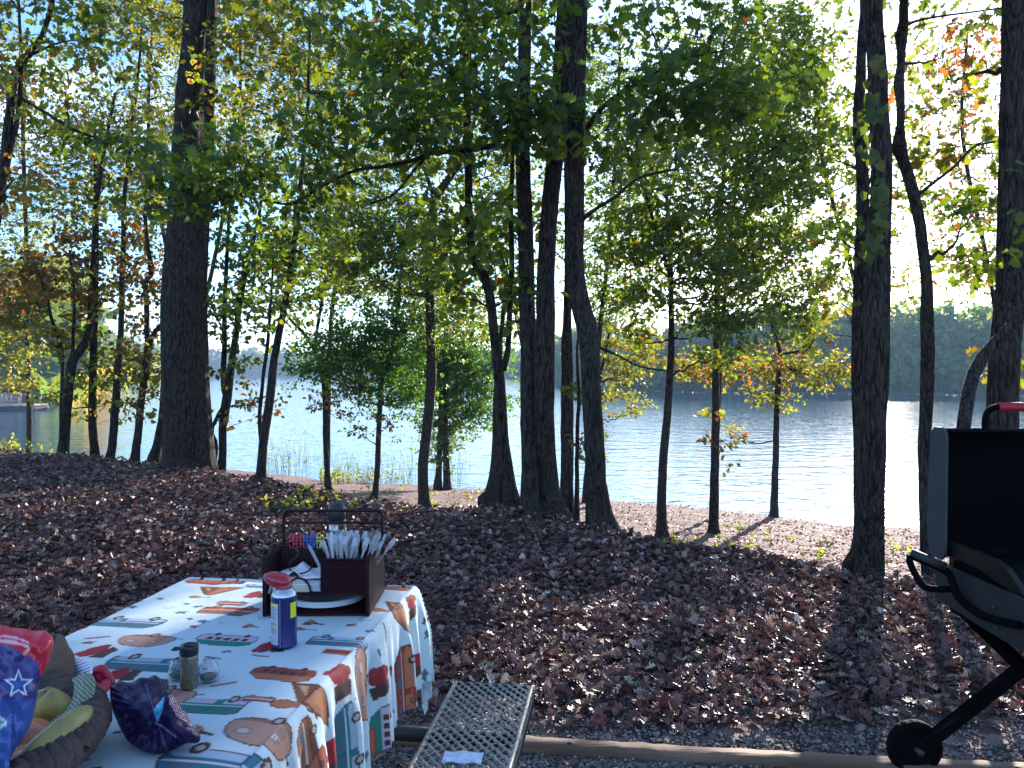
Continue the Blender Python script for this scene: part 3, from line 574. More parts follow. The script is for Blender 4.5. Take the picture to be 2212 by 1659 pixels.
T('maple_tree', 'thin young tree at the water with red and yellow autumn leaves', by(1671, 1117),
  [[(1671, 1120, 26), (1672, 1100, 18), (1674, 1015, 14), (1677, 896, 12), (1682, 800, 11), (1684, 760, 9), (1672, 715, 7), (1650, 640, 5)]],
  [(1680, 790, 130, 42, .9, 0, 1.2, 'mixred'), (1780, 800, 80, 36, 1.0, 0, .9, 'yellow'), (1560, 790, 90, 40, .7, 0, 1, 'mixred'), (1640, 850, 90, 28, .6, 0, .8, 'yellow'), (1730, 730, 80, 36, .5, 0, .8, 'yellow'), (1590, 925, 40, 26, .35, 0, .5, 'mixred'), (1480, 790, 80, 30, .6, 0, .8, 'mixred')],
  limbs=[[(1684, 765, 6), (1720, 760, 5), (1750, 750, 4), (1762, 700, 3)], [(1682, 790, 5), (1720, 800, 4), (1760, 812, 3)]], leaf=.10)
T('shrub_tree', 'low yellow green tree spreading over the water right of the leaning oak', by(1300, 1085) - .5,
  [[(1262, 1085, 14), (1268, 1000, 10), (1280, 900, 9), (1300, 800, 7), (1320, 700, 5)]],
  [(1340, 790, 60, 60, 1.0, 0, .9, 'yellow'), (1370, 730, 60, 50, .8, 0, .9, 'mixred'), (1330, 870, 70, 40, .5, 0, .8, 'yellow'), (1310, 660, 60, 50, .7), (1300, 960, 25, 50, .3, 0, .4, 'yellow')], leaf=.09, cat='tree')
T('oak_tree', 'tall straight trunk right of centre with climbing leaves, sun glaring beside it', 5.78,
  [[(1879, 1256, 66), (1881, 1225, 59), (1884, 1150, 56), (1889, 1050, 53), (1891, 850, 52), (1894, 700, 52), (1898, 550, 46), (1901, 400, 43), (1893, 265, 40), (1889, 130, 38), (1885, 0, 36), (1884, -280, 28)]],
  [(1790, -120, 150, 90, .7), (2000, -130, 120, 70, .6)], leaf=.10, kind='oak', sides=22)
T('tree', 'paler trunk tucked close behind the left side of the tall right trunk', 6.9,
  [[(1850, 1228, 60), (1858, 1190, 42), (1862, 1100, 36), (1861, 900, 32), (1860, 740, 32), (1864, 560, 29), (1867, 400, 26), (1858, 265, 24), (1862, 130, 20), (1866, 0, 16), (1868, -200, 10)]],
  [(1800, 560, 60, 100, .7, 0, .6, 'green'), (1800, 330, 45, 70, .6, 0, .5, 'green'), (1810, 700, 50, 60, .4, 0, .6, 'olive')], leaf=.10, kind='oak', sides=16)
T('tree', 'knobbly crooked tree between the tall right trunk and the grill', 6.2,
  [[(2016, 1285, 44), (2008, 1230, 30), (2003, 1134, 24), (2001, 1015, 23), (2004, 896, 26), (2006, 790, 27), (2006, 698, 27), (2002, 600, 23), (1994, 496, 23), (1977, 414, 24), (1962, 360, 24), (1951, 331, 25), (1944, 308, 34), (1946, 290, 19), (1947, 240, 16), (1946, 190, 21), (1944, 170, 20), (1949, 120, 16), (1950, 72, 27), (1956, 40, 19), (1958, 0, 18), (1964, -120, 14), (1970, -260, 9)]],
  [(2040, 300, 80, 100, .5, .5, .7, 'olive'), (1985, 160, 50, 110, .35, .5, .5, 'mixred'), (2060, 460, 70, 60, .8, .5, .6, 'green'), (1980, 420, 40, 40, .4, .5, .4, 'yellow')],
  limbs=[[(1984, 420, 8), (2012, 398, 7), (2060, 361, 6), (2103, 318, 5), (2150, 306, 4)], [(1950, 60, 8), (1977, 46, 6), (2024, 36, 5), (2100, 26, 4), (2165, 17, 4)]], leaf=.10, kind='oak')
T('oak_tree', 'broad dark trunk at the right edge behind the grill', 6.0,
  [[(2160, 1330, 84), (2162, 1200, 64), (2164, 1050, 60), (2165, 896, 60), (2169, 738, 60), (2175, 640, 58), (2177, 496, 56), (2178, 331, 52), (2180, 165, 49), (2186, 0, 46), (2192, -260, 36)]],
  [(2110, 110, 80, 90, .5, .6, .8, 'mixred'), (2090, 570, 80, 50, .8, .6, .7, 'green'), (2130, 420, 60, 50, .7, .6, .7, 'green'), (2205, 300, 30, 120, .6, .6, .6, 'green'), (2100, 220, 70, 60, .4, .6, .6, 'mixred'), (2200, 790, 30, 60, .8, .8, .5, 'yellow'), (2140, -110, 160, 70, .8)], leaf=.10, kind='oak', sides=20)
T('tree', 'slanting lichen-spotted tree crossing in front of the right edge trunk', 5.0,
  [[(2066, 1330, 38), (2072, 1150, 30), (2078, 960, 28), (2088, 880, 27), (2100, 820, 27), (2126, 770, 26), (2158, 735, 26), (2208, 682, 22), (2270, 610, 18), (2350, 500, 14)]], [(2310, 480, 100, 80, .6)], leaf=.10, kind='oak', sides=14)
# trees a little farther, at the shore, that fill the upper sky with fine leaves
FL = [(60, 500, 24, 'olive', 'background tree rising behind the leftmost crest tree'), (330, 300, 25, 'olive', 'background tree filling the sky left of the thick oak'), (520, 260, 25, 'yellow', 'background tree filling the sky right of the thick oak'),
      (760, 500, 24, 'green', 'background tree rising above the low spreading crown'), (1020, 560, 23, 'green', 'background tree seen through the gap left of the twin oak'), (1340, 520, 21, 'green', 'background tree seen right of the leaning oak'),
      (1600, 500, 19.5, 'green', 'background tree above the red and yellow young tree'), (1780, 520, 18.6, 'olive', 'background tree left of the tall right trunk'), (2090, 480, 17.5, 'mixred', 'background tree between the crooked tree and the right edge trunk')]
FB = [62, 400, 408, 706, 1150, 1283, 1546, 1890, 2178]
for i, (x, y, Y, pl, lb) in enumerate(FL):
    right = i >= 7
    T('shore_tree', lb, Y, [[(FB[i], 1040, 13), (FB[i] + 3, 900, 11), (FB[i] * .8 + x * .2, 720, 10), (FB[i] * .5 + x * .5, 560, 9), (x - 8, 300, 8), (x, 60, 5)]],
      [(x - 30, y, 130, 120, .45 if right else .5 if i < 3 else .8, 0, 2.2, pl), (x + 60, y - 170, 130, 130, .4 if right else .45 if i < 3 else .8, 0, 2.2, pl), (x - 40, y - 330, 150, 120, .4 if right else .4 if i < 3 else .8, 0, 2.2, 'olive' if i < 3 else pl), (x + 30, y + 110, 120, 60, .6, 0, 2, pl)],
      leaf=.085, group='background trees along the shore', sides=9)
T('hanging_foliage_tree', 'golden leafed tree hanging over the water at the left edge', 21, [[(-60, 1040, 18), (-50, 800, 14), (-40, 600, 10)]],
  [(0, 760, 80, 60, 1.0, 0, 1.4, 'yellow'), (60, 830, 70, 30, .6, 0, 1.2, 'yellow'), (-20, 640, 80, 60, 1.0, 0, 1.4, 'rust')], leaf=.11, cat='tree')
print('LEAVES', total)
def vine():
    root = None; mb = MB(); st = MB(); Y = 5.55
    root = empty('climbing_vine', tuple(atY(1890, 560, Y)), 'yellow-green heart-leaved vine climbing the tall right trunk', 'vine')
    P = []
    for (x, y, sx, sy, n) in ((1892, 130, 12, 18, 8), (1880, 230, 22, 50, 26), (1876, 330, 20, 30, 10), (1893, 420, 16, 30, 14), (1885, 520, 20, 40, 22), (1905, 440, 10, 40, 8), (1898, 500, 14, 70, 12)):
        for _ in range(n):
            P.append(atY(x + random.gauss(0, sx * .6), y + random.gauss(0, sy * .6), Y - random.uniform(0, .1)))
    P = np.array(P); n = len(P)
    V = np.array([[0, 0, 0], [-.32, -.1, .03], [-.5, .2, .02], [-.36, .6, .02], [0, 1, 0], [.36, .6, .02], [.5, .2, .02], [.32, -.1, .03]]); f = np.array([[0, 4, 3, 2], [0, 2, 1, 0]])
    quad = np.array([[0, 1, 2, 3], [0, 3, 4, 4], [0, 5, 6, 7]])
    for p in P:
        s = random.uniform(.05, .085); a = random.gauss(3.1, .6); ca, sa = math.cos(a), math.sin(a)
        Q = np.stack([V[:, 0] * ca - V[:, 1] * sa, V[:, 2] * -1 + np.abs(V[:, 0]) * random.uniform(-.4, .3) - V[:, 1] * random.uniform(-.3, .3), V[:, 0] * sa + V[:, 1] * ca], -1) * s + p
        c = random.choice([(.07, .10, .03), (.05, .08, .02), (.09, .10, .03), (.04, .07, .02)])
        mb.add(Q, [np.array([[0, 1, 2, 3], [0, 5, 6, 7]]), np.array([[0, 3, 4], [0, 4, 5]])], c)
    z = np.linspace(0, 1, 40)
    S = np.array([atY(1884 + 9 * math.sin(t * 14), 620 - 560 * t, 5.60 + .02 * math.sin(t * 9)) for t in z]); st.tube(S, .006, 5)
    mb.build('leaves', M_leaf, root, smooth=False); st.build('stem', M_bark, root)
vine()
def sprig():
    Y = 11.5; root = empty('sprig', tuple(atY(418, 160, Y)), 'small sprig of green and pink leaves growing on the thick left oak trunk', 'sprig'); mb = MB(); n = 16
    P = np.array([atY(420 + random.gauss(0, 9), 160 + random.gauss(0, 14), Y) for _ in range(n)]); C = np.array([random.choice([(.16, .25, .04), (.2, .28, .05), (.5, .2, .14)]) for _ in range(n)])
    leaves(mb, P, unit(n), unit(n) * .6 + np.array([0, -1, 0]), np.full(n, .11), C, 'mid'); mb.build('leaves', M_leaf, root, smooth=False)
    st = MB(); st.tube(np.array([atY(404, 160, 11.75), atY(414, 158, 11.6), atY(422, 162, 11.5)]), .008, 5); st.build('twig', M_bark, root)
sprig()
# ------------------------------------------------------------------ low plants on the bank
def weeds():
    mb = MB()
    def patch(x0, x1, ybase, hpx, n, cols, Y=None, leafy=.3):
        for _ in range(n):
            x = random.uniform(x0, x1); yb = ybase + random.uniform(-1, 1) * (26 if 5 < hpx < 10 else 6)
            if Y is None:
                h = hit(x, yb)
                if h is None: continue
            else:
                yy = Y + random.uniform(-.6, .6); q = atY(x, 900, yy); h = np.array([q[0], yy, gz(q[0], yy)])
            H = hpx / F * h[1] * random.uniform(.4, 1.2); bend = np.array([random.gauss(0, .18), random.gauss(0, .18), 0]) * H; c = np.array(random.choice(cols)) * random.uniform(.7, 1.3)
            P = np.array([h, h + bend * .3 + [0, 0, H * .5], h + bend + [0, 0, H]])
            mb.tube(P, np.array([.006, .004, .0015]), 3, cap=False, col=c)
            k = int(random.uniform(3, 9)) if random.random() < leafy else 0
            if k:
                t = RNG.uniform(.25, 1, k)[:, None]; PP = P[0] * (1 - t) ** 2 + P[1] * 2 * t * (1 - t) + P[2] * t * t
                leaves(mb, PP, unit(k) + np.array([0, 0, .3]), unit(k) * .6 + np.array([0, 0, .6]), RNG.uniform(.04, .09, k) * 1.1, np.repeat(c[None], k, 0), 'far')
    grn = [(.10, .16, .04), (.16, .2, .05), (.07, .12, .04), (.2, .2, .08)]
    patch(560, 720, 1022, 70, 90, grn); patch(720, 880, 1036, 60, 130, grn); patch(880, 1010, 1042, 90, 60, grn)
    patch(690, 900, 1040, 26, 260, grn, leafy=.9)
    patch(590, 700, 1022, 90, 26, grn, leafy=.9); patch(960, 1010, 1050, 60, 24, grn, leafy=0)
    patch(0, 110, 960, 70, 110, grn, Y=17.5, leafy=.8); patch(110, 340, 990, 60, 60, grn, Y=17, leafy=.7); patch(-60, 60, 960, 60, 60, grn, Y=16.2, leafy=.9)
    patch(560, 1050, 1085, 9, 110, grn, leafy=.8); patch(1420, 1660, 1165, 9, 40, [(.12, .17, .05)] + grn, leafy=.9); patch(1700, 1990, 1190, 9, 30, grn, leafy=.9)
    patch(310, 350, 1000, 20, 40, [(.3, .35, .06)], Y=15, leafy=.9)
    tag(mb.build('weeds', M_leaf, smooth=False), 'green weeds and reeds growing along the shore', 'weeds', kind='stuff')
weeds()
# ------------------------------------------------------------------ far banks
def blob_forest(name, label, spots, per, size, cols, kind_='stuff', mats=None, trunk=True):
    mb = MB()
    for (x, y, h, r) in spots:
        z0 = gz(x, y); n = per; c = np.array([x, y, z0 + h * .56]); U = unit(n) * (RNG.uniform(.25, 1, (n, 1)) ** .5)
        sh = np.array([r, r, h * .5]); P = c + U * sh * (1 - .25 * (U[:, 2:3] > 0.3)) + RNG.normal(0, .08, (n, 3)) * r
        base = np.array(cols[RNG.integers(0, len(cols))]); C = base * RNG.uniform(.65, 1.35, (n, 1))
        leaves(mb, P, unit(n) + U * .6, U * 1.2 + unit(n) * .7 + np.array([0, 0, .3]), RNG.uniform(.6, 1.3, n) * size, C, 'mid')
        mb.tube(np.array([[x, y, z0 - .3], [x + .1, y, z0 + h * .5], [x, y, z0 + h * .85]]), np.array([.03, .02, .008]) * h * .6, 5, cap=False, col=(.05, .04, .035))
    o = mb.build(name, M_leaf, smooth=False)
    if kind_ == 'stuff': tag(o, label, 'woods', kind='stuff')
    return o
sp = []
for u in np.arange(.06, 1.0, .0135):
    f = float(np.interp(u, FS[:, 0], FS[:, 1]))
    for row in range(4):
        y = f + 4 + row * 7 + random.uniform(-2, 2); uu = u + random.uniform(-.006, .006)
        h = random.uniform(8, 11) + row * 2.6 if row else random.uniform(4, 8)
        sp.append((uu * y, y, h * (1 if u > .22 else .75), random.uniform(2.4, 4)))
blob_forest('right_shore_woods', 'blue-green wooded bank across the lake on the right', sp, 230, 1.15, [(.07, .14, .05), (.05, .12, .05), (.10, .16, .05), (.13, .15, .05), (.08, .11, .06)])
sp = []
for u in np.arange(-.62, .12, .0055):
    f = float(np.interp(u, FS[:, 0], FS[:, 1]))
    for row in range(2):
        y = f + 6 + row * 14 + random.uniform(-4, 4); sp.append(((u + random.uniform(-.002, .002)) * y, y, random.uniform(11, 15) + row * 4, random.uniform(4, 7)))
blob_forest('far_shore_woods', 'hazy blue wooded hills at the far end of the lake', sp, 90, 3.2, [(.05, .09, .05), (.05, .08, .05), (.06, .09, .045)])
LB = [('yellow-leafed tree behind the dock at the far left', -.70, 84, 11, 4.5, [(.40, .36, .06)]), ('olive tree on the left bank right behind the dock end', -.625, 88, 11, 4.2, [(.22, .26, .06)]),
      ('golden tree on the left bank beyond the dock', -.585, 96, 12, 4.5, [(.36, .30, .07)]), ('russet tree far along the left bank', -.56, 120, 13, 5, [(.28, .16, .07)]),
      ('yellow-green tree far along the left bank past the russet one', -.535, 150, 13, 6, [(.28, .28, .08)]), ('pale green tree at the tip of the left bank', -.49, 215, 14, 8, [(.18, .22, .10)]),
      ('big yellow-green tree at the left picture edge beyond the water', -.76, 82, 12, 5, [(.34, .34, .06)]), ('rust coloured tree between the two left-bank yellow trees', -.665, 94, 13, 4.5, [(.30, .17, .06)])]
for lb, u, y, h, r, cols in LB:
    o = blob_forest('bank_tree', '', [(u * y, y, h, r), (u * y + r * .5, y + 1, h * .6, r * .7)][:1], 900, .75, cols, kind_='thing')
    tag(o, lb, 'tree', 'autumn trees on the left bank')
# dock
def dock():
    y = 77; x0, x1 = -.72 * y, -.612 * y; root = empty('boat_dock', (x1, y, WATER), 'pale wooden dock with a railing at the far left shore', 'dock')
    wood = mat('dock_wood', (.42, .30, .25), .8, 0, .3, 4, .2, 1); dk = mat('dock_float', (.06, .05, .05), .8)
    m = MB(); m.bbox((x0, y - 1.2, WATER + .42), (x1, y + 1.2, WATER + .62), .03); m.build('deck', wood, root)
    m = MB(); m.bbox((x0 + 3.5, y - 1.1, WATER - .1), (x1 - .1, y + 1.1, WATER + .419), .03); m.build('float', dk, root)
    m = MB()
    for k in range(8):
        px = x0 + .2 + k * .95; m.bbox((px, y - 1.15, WATER + .621), (px + .14, y - 1.01, WATER + 1.75), .01)
    for z in (.95, 1.3, 1.62): m.bbox((x0, y - 1.19, WATER + z), (x0 + 7, y - 1.155, WATER + z + .12), .01)
    m.build('railing', wood, root)
    for k in range(3):
        px = x1 - 2.6 + k * 1.1; m = MB(); m.bbox((px, y + .3, WATER + .621), (px + .16, y + .46, WATER + 1.35), .02); m.build('post', wood, root)
    b = MB(); hx = x0 - .5
    r2 = empty('boathouse', (hx, y + 6, gz(hx, y + 6)), 'low dock house with a reddish roof behind the dock', 'shed')
    z = gz(hx, y + 6); b.bbox((hx - 3, y + 4, z), (hx + 2.6, y + 8, z + 1.6), .03); b.build('wall', mat('shed_wall', (.35, .28, .24), .8), r2)
    b = MB(); V = np.array([[hx - 3.3, y + 3.6, z + 1.6], [hx + 2.9, y + 3.6, z + 1.6], [hx + 2.9, y + 8.4, z + 1.6], [hx - 3.3, y + 8.4, z + 1.6], [hx - 3.3, y + 6, z + 2.7], [hx + 2.9, y + 6, z + 2.7]])
    b.add(V, [(0, 1, 5, 4), (2, 3, 4, 5), (0, 3, 2, 1)]); b.add(V[[1, 2, 5]], [(0, 1, 2)]); b.add(V[[0, 4, 3]], [(0, 1, 2)]); b.build('roof', mat('shed_roof', (.30, .13, .10), .8), r2, smooth=False)
dock()
# ------------------------------------------------------------------ picnic table (own axes: A across, B towards the camera)
TOP = .768; W = .868
FR = atZ(893, 1266, TOP); FR[2] = 0
EA = np.array([.990, -.139, 0]); EB = np.array([-.139, -.990, 0]); O = FR - EA * W
def TB(a, b, z): return O + EA * a + EB * b + np.array([0, 0, z])
MT = (np.stack([EA, -EB, [0, 0, 1]], 1), O)       # local x = A, y = -B
green_steel = mat('black_coated_steel', (.03, .03, .032), .45, .3, .1, 90)
bright_steel = mat('worn_steel', (.34, .33, .30), .4, .5, .15, 80, .3, 20)
tbl = empty('picnic_table', tuple(TB(.43, .9, 0)), 'picnic table under the printed cloth with a steel mesh bench', 'picnic table')
m = MB(); m.bbox((.02, -1.88, TOP - .045), (W - .02, -.02, TOP - .007), .006, M=MT); m.build('tabletop', green_steel, tbl)
for b in (.35, 1.5):
    m = MB(); m.tube([TB(-.12, b, .40), TB(W + .42, b, .40)], .024, 10); m.build('crossbar', green_steel, tbl)
    for a in (.22, W - .22): m = MB(); m.tube([TB(a, b, .0), TB(a, b, TOP - .05)], .026, 10); m.build('leg', green_steel, tbl)
BL = atZ(985, 1472, .45); BR = atZ(1149, 1481, .45)
ba0 = float((BL - O) @ EA); ba1 = float((BR - O) @ EA); bb0 = float((BL - O) @ EB); bw = ba1 - ba0; blen = 1.75
seat = MB(); rim = MB()
pit = .0285
def clip_line(c, sg):      # a = c + sg * .62 * t, b = t
    k = .80 * sg; ts = [0, blen]
    ta, tb_ = (0 - c) / k, (bw - c) / k
    lo = max(0, min(ta, tb_)); hi = min(blen, max(ta, tb_))
    return (lo, hi, k) if hi > lo + .004 else None
for sg in (1, -1):
    c = -3.0
    while c < 3.2:
        q = clip_line(c, sg)
        if q:
            lo, hi, k = q; nseg = max(1, int((hi - lo) / .012)); t = np.linspace(lo, hi, nseg + 1)
            ph = (t * 2 * k / pit * (1 if sg > 0 else -1)) if False else t
            P = np.array([TB(ba0 + c + k * x, bb0 + x, .447 + .0016 * math.sin(x / pit * math.pi * 1.6)) for x in t])
            wv = (EA + EB * (-k)) if True else EA; wv = wv / np.linalg.norm(wv); w2 = .0021 if sg > 0 else .0017
            up = np.array([0, 0, .005]); tilt = wv * .0022
            V = np.stack([P - wv * w2 + up * 0 - tilt, P + wv * w2 - tilt, P + wv * w2 + up + tilt, P - wv * w2 + up + tilt], 1)
            seat.grid(V, closeu=True)
        c += .0335
seat.build('seat', bright_steel, tbl, smooth=False)
rim.tube([TB(ba0, bb0, .444), TB(ba0, bb0 + blen, .444)], .009, 8); rim.tube([TB(ba1, bb0, .444), TB(ba1, bb0 + blen, .444)], .009, 8)
rim.build('seat_rail', bright_steel, tbl)
rim = MB(); rim.bbox((ba0 - .006, -bb0 - .004, .405), (ba1 + .006, -bb0 + .004, .449), .002, M=MT); rim.bbox((ba1 + .0095, -bb0 - blen, .40), (ba1 + .0125, -bb0, .440), .001, M=MT)
rim.build('seat_skirt', green_steel, tbl)
pk = MB(); p0 = atZ(1000, 1638, .456); n = 14
gx = np.linspace(-.055, .055, n); gy = np.linspace(-.032, .032, n); GX, GY = np.meshgrid(gx, gy)
for zz in (0.0015, .004):
    Z = zz + .006 * np.exp(-((GX - .01) / .04) ** 2 - (GY / .03) ** 2) * (zz > .002) + RNG.normal(0, .0007, GX.shape) + .002 * np.sin(GX * 90 + GY * 60)
    a = -.10; V = np.stack([GX * math.cos(a) - GY * math.sin(a) + p0[0], GX * math.sin(a) + GY * math.cos(a) + p0[1], Z + .4545], -1); pk.grid(V if zz > .002 else V[::-1])
tag(pk.build('paper_packet', mat('paper', (.55, .62, .74), .4, 0, .3, 60, .25, 40)), 'crumpled pale blue paper packet lying on the steel mesh bench', 'packet')
# ------------------------------------------------------------------ printed cloth
def cloth():
    st = .0043; A = np.arange(-.30, W + .355, st); B = np.arange(-.36, 1.98, st); GA, GB = np.meshgrid(A, B, indexing='ij')
    ea = np.where(GA < 0, GA, np.where(GA > W, GA - W, 0)); eb = np.where(GB < 0, GB, 0); e = np.hypot(ea, eb) + 1e-9
    da, db = ea / e, eb / e; r = .022
    s = GB * np.abs(da) + GA * np.abs(db)
    fold = .55 * np.sin(s * 2 * math.pi / .235 + .9 + .8 * np.sin(s * 4)) + .3 * np.sin(s * 2 * math.pi / .125 + 2.1 + np.sin(s * 7)) + .15 * np.sin(s * 2 * math.pi / .071)
    grow = smooth(e / .20) * .024 + .004 * smooth(e / .02)
    h = r * (1 - np.exp(-e / r)) + .055 * e + grow * (fold + .25)
    z = TOP + .001 - np.maximum(0, e - .012 * (1 - np.exp(-e / .02))) * .985
    inn = np.clip(np.minimum(W - GA, GB), 0, .12) / .12        # soft dents close to the edge
    z += .0012 * np.sin(GA * 23 + GB * 9) * np.sin(GB * 17 - GA * 5) - (1 - inn) ** 2 * (e < 1e-6) * .004 * (1 + np.sin(GB * 2 * math.pi / .235 + .9 + .8 * np.sin(GB * 4)))
    z += np.where((np.abs(ea) > 0) & (np.abs(eb) > 0), 0, .004 * np.sin(GB * 11))* (e > .2)
    P = O + np.clip(GA, 0, W)[..., None] * EA + np.maximum(GB, 0)[..., None] * EB + (da * h)[..., None] * EA + (db * h)[..., None] * EB; P[..., 2] = z
    col = np.ones(GA.shape + (3,)) * np.array([.65, .78, .82])
    D = P - np.array([0, 0, CAMZ]); c, s_ = math.cos(PITCH), math.sin(PITCH); dep = D[..., 1] * c + D[..., 2] * s_; vv = -D[..., 1] * s_ + D[..., 2] * c
    PX = CX + F * D[..., 0] / dep; PY = CY - F * vv / dep
    def loc(x, y, side=False):
        ok = (GA > W) if side else (GA <= W + 10)
        q = (PX - x) ** 2 + (PY - y) ** 2 + np.where(ok, 0, 1e9); i = np.unravel_index(np.argmin(q), q.shape); return GA[i], GB[i]
    def poly(pts, c, a0, b0, Ls, ang, fl):
        pts = np.asarray(pts, float); m = max(abs(pts).max() * Ls * 1.5, .01)
        i0, i1 = np.searchsorted(A, [a0 - m, a0 + m]); j0, j1 = np.searchsorted(B, [b0 - m * 1.45, b0 + m * 1.45])
        if i1 <= i0 or j1 <= j0: return
        x = (GA[i0:i1, j0:j1] - a0) / Ls; y = (GB[i0:i1, j0:j1] - b0) / Ls; ca, sa = math.cos(ang), math.sin(ang)
        x, y = (x * ca + y * sa) * fl, (-x * sa + y * ca) / 1.35
        ins = np.zeros(x.shape, bool); n = len(pts)
        for k in range(n):
            (xa, ya), (xb, yb) = pts[k], pts[(k + 1) % n]
            if ya == yb: continue
            ins ^= ((y < ya) != (y < yb)) & (x < (xb - xa) * (y - ya) / (yb - ya) + xa)
        col[i0:i1, j0:j1][ins] = c
    def circ(x, y, r, ry=None, n=16): return [(x + r * math.cos(t), y + (ry or r) * math.sin(t)) for t in np.arange(n) * 2 * math.pi / n]
    def rect(x0, y0, x1, y1): return [(x0, y0), (x1, y0), (x1, y1), (x0, y1)]
    def grow_(p, k):
        p = np.array(p); m = p.mean(0); d = p - m; return p + d / (np.linalg.norm(d, axis=1)[:, None] + 1e-9) * k
    dk = (.10, .045, .04); wnd = (.10, .16, .20)
    PALS = {'red': ((.40, .06, .045), (.52, .19, .10)), 'orange': ((.50, .17, .09), (.36, .07, .05)), 'blue': ((.05, .20, .30), (.45, .55, .68)), 'teal': ((.04, .20, .24), (.40, .48, .58)),
            'green': ((.03, .25, .19), (.62, .52, .62)), 'peach': ((.55, .30, .22), (.34, .16, .12)), 'brown': ((.42, .16, .08), (.28, .09, .05))}
    def motif(k, x, y, Ls, pal='red', ang=0, fl=1, side=False):
        Ls = Ls * .86; a0, b0 = loc(x, y, side); c1, c2 = PALS[pal]; g = (a0, b0, Ls, ang, fl)
        if k == 'rv':
            body = [(-.5, -.10), (-.48, .02), (-.42, .10), (-.34, .15), (.46, .15), (.5, .10), (.5, -.12), (-.44, -.13)]
            poly(grow_(body, .018), dk, *g); poly(body, c1, *g); poly([(-.40, -.04), (.5, -.04), (.5, -.12), (-.44, -.13), (-.49, -.08)], c2, *g)
            poly([(-.40, .04), (-.33, .11), (-.18, .11), (-.18, .03)], wnd, *g); poly(rect(-.12, .04, .05, .11), wnd, *g); poly(rect(.30, .03, .42, .10), wnd, *g)
            poly(rect(.12, -.12, .22, .12), tuple(np.array(c1) * .7), *g); poly(rect(.13, -.11, .21, .11), c1, *g); poly(rect(.145, .03, .195, .09), wnd, *g)
            poly([(-.46, -.0), (.5, -.0), (.5, .012), (-.47, .012)], (.75, .7, .65), *g)
            for wx in (-.28, .30): poly(circ(wx, -.14, .07), dk, *g); poly(circ(wx, -.14, .035), (.5, .45, .42), *g)
            poly([(-.36, .16), (-.1, .16), (-.12, .19), (-.34, .19)], c2, *g)
        elif k == 'trailer':
            body = [(-.48, -.10), (-.5, .02), (-.42, .14), (-.25, .22), (0, .25), (.25, .22), (.42, .12), (.5, -.02), (.46, -.12), (.2, -.17), (-.3, -.16)]
            poly(grow_(body, .022), dk, *g); poly(body, c1, *g); poly([(-.48, -.10), (.46, -.12), (.2, -.17), (-.3, -.16)], c2, *g)
            poly(circ(-.25, .07, .10, .06), c2, *g); poly(circ(-.25, .07, .08, .045), (.6, .52, .48), *g); poly([(.12, -.1), (.12, .14), (.26, .12), (.28, -.1)], tuple(np.array(c1) * .75), *g)
            for i in range(3): poly(rect(.14 + i * .04, .03, .155 + i * .04, .11), (.8, .75, .7), *g)
            poly(circ(.02, -.17, .085), dk, *g); poly(circ(.02, -.17, .045), (.5, .42, .38), *g); poly([(.48, -.08), (.62, -.10), (.62, -.08), (.48, -.05)], dk, *g)
        elif k == 'van':
            body = [(-.5, -.08), (-.48, .05), (-.36, .14), (-.28, .18), (.3, .2), (.46, .14), (.5, .0), (.44, -.14), (-.42, -.14)]
            poly(grow_(body, .02), dk, *g); poly(body, c2, *g); poly([(-.48, .05), (-.36, .14), (-.28, .18), (.3, .2), (.46, .14), (.49, .04)], c1, *g)
            for i in range(5): poly([(-.34 + i * .15, -.07), (-.36 + i * .15, .02), (-.26 + i * .15, .02), (-.24 + i * .15, -.07)], dk, *g)
            for wx in (-.26, .26): poly(circ(wx, -.15, .05), dk, *g)
        elif k == 'tent':
            poly([(-.5, -.18), (.52, -.22), (.08, .26), (-.1, .22)], dk, *g); poly([(-.46, -.16), (-.1, -.17), (-.08, .2)], (.25, .09, .05), *g); poly([(-.06, -.17), (.47, -.20), (.06, .23), (-.05, .2)], c1, *g)
            poly([(.0, -.12), (.3, -.15), (.05, .12)], tuple(np.array(c1) * 1.25), *g); poly([(-.36, -.14), (-.22, -.15), (-.11, .05)], (.62, .35, .18), *g)
        elif k == 'pack':
            poly(circ(-.2, .02, .26, .3), (.36, .035, .045), *g); poly(circ(-.36, .2, .12), (.40, .05, .06), *g); poly(circ(-.2, -.22, .12), (.30, .03, .04), *g)
            poly([(.0, -.28), (.36, -.2), (.42, .2), (.05, .28)], (.10, .05, .045), *g); poly([(.3, -.2), (.37, -.2), (.44, .12), (.38, .14)], (.75, .72, .68), *g)
        elif k == 'guitar':
            poly(circ(-.25, 0, .24, .14), dk, *g); poly(circ(-.25, 0, .21, .115), c1, *g); poly(circ(-.02, .0, .14, .09), c1, *g); poly([(.1, -.02), (.55, -.05), (.55, -.0), (.1, .03)], dk, *g)
        elif k == 'pill':
            poly([(-.5, -.08), (-.45, -.14), (.45, -.14), (.5, -.08), (.5, .1), (.45, .15), (-.45, .15), (-.5, .1)], c2, *g); poly(rect(-.44, -.1, .44, .11), c1, *g)
        elif k == 'rose':
            poly(circ(-.1, 0, .22, .16), (.45, .24, .13), *g); poly(circ(-.15, .12, .16, .10), c2, *g); poly([(.05, -.05), (.5, .08), (.48, .14), (.05, .07)], dk, *g); poly([(-.1, -.1), (-.3, -.26), (0, -.18)], c1, *g)
        elif k == 'leaf':
            poly([(-.5, 0), (-.15, .22), (.1, .12), (.5, .3), (.32, 0), (.5, -.22), (.1, -.16), (-.15, -.25)], c1, *g)
        elif k == 'stick':
            poly([(-.5, -.05), (.5, -.1), (.5, .05), (-.5, .08)], c1, *g)
        elif k == 'paws':
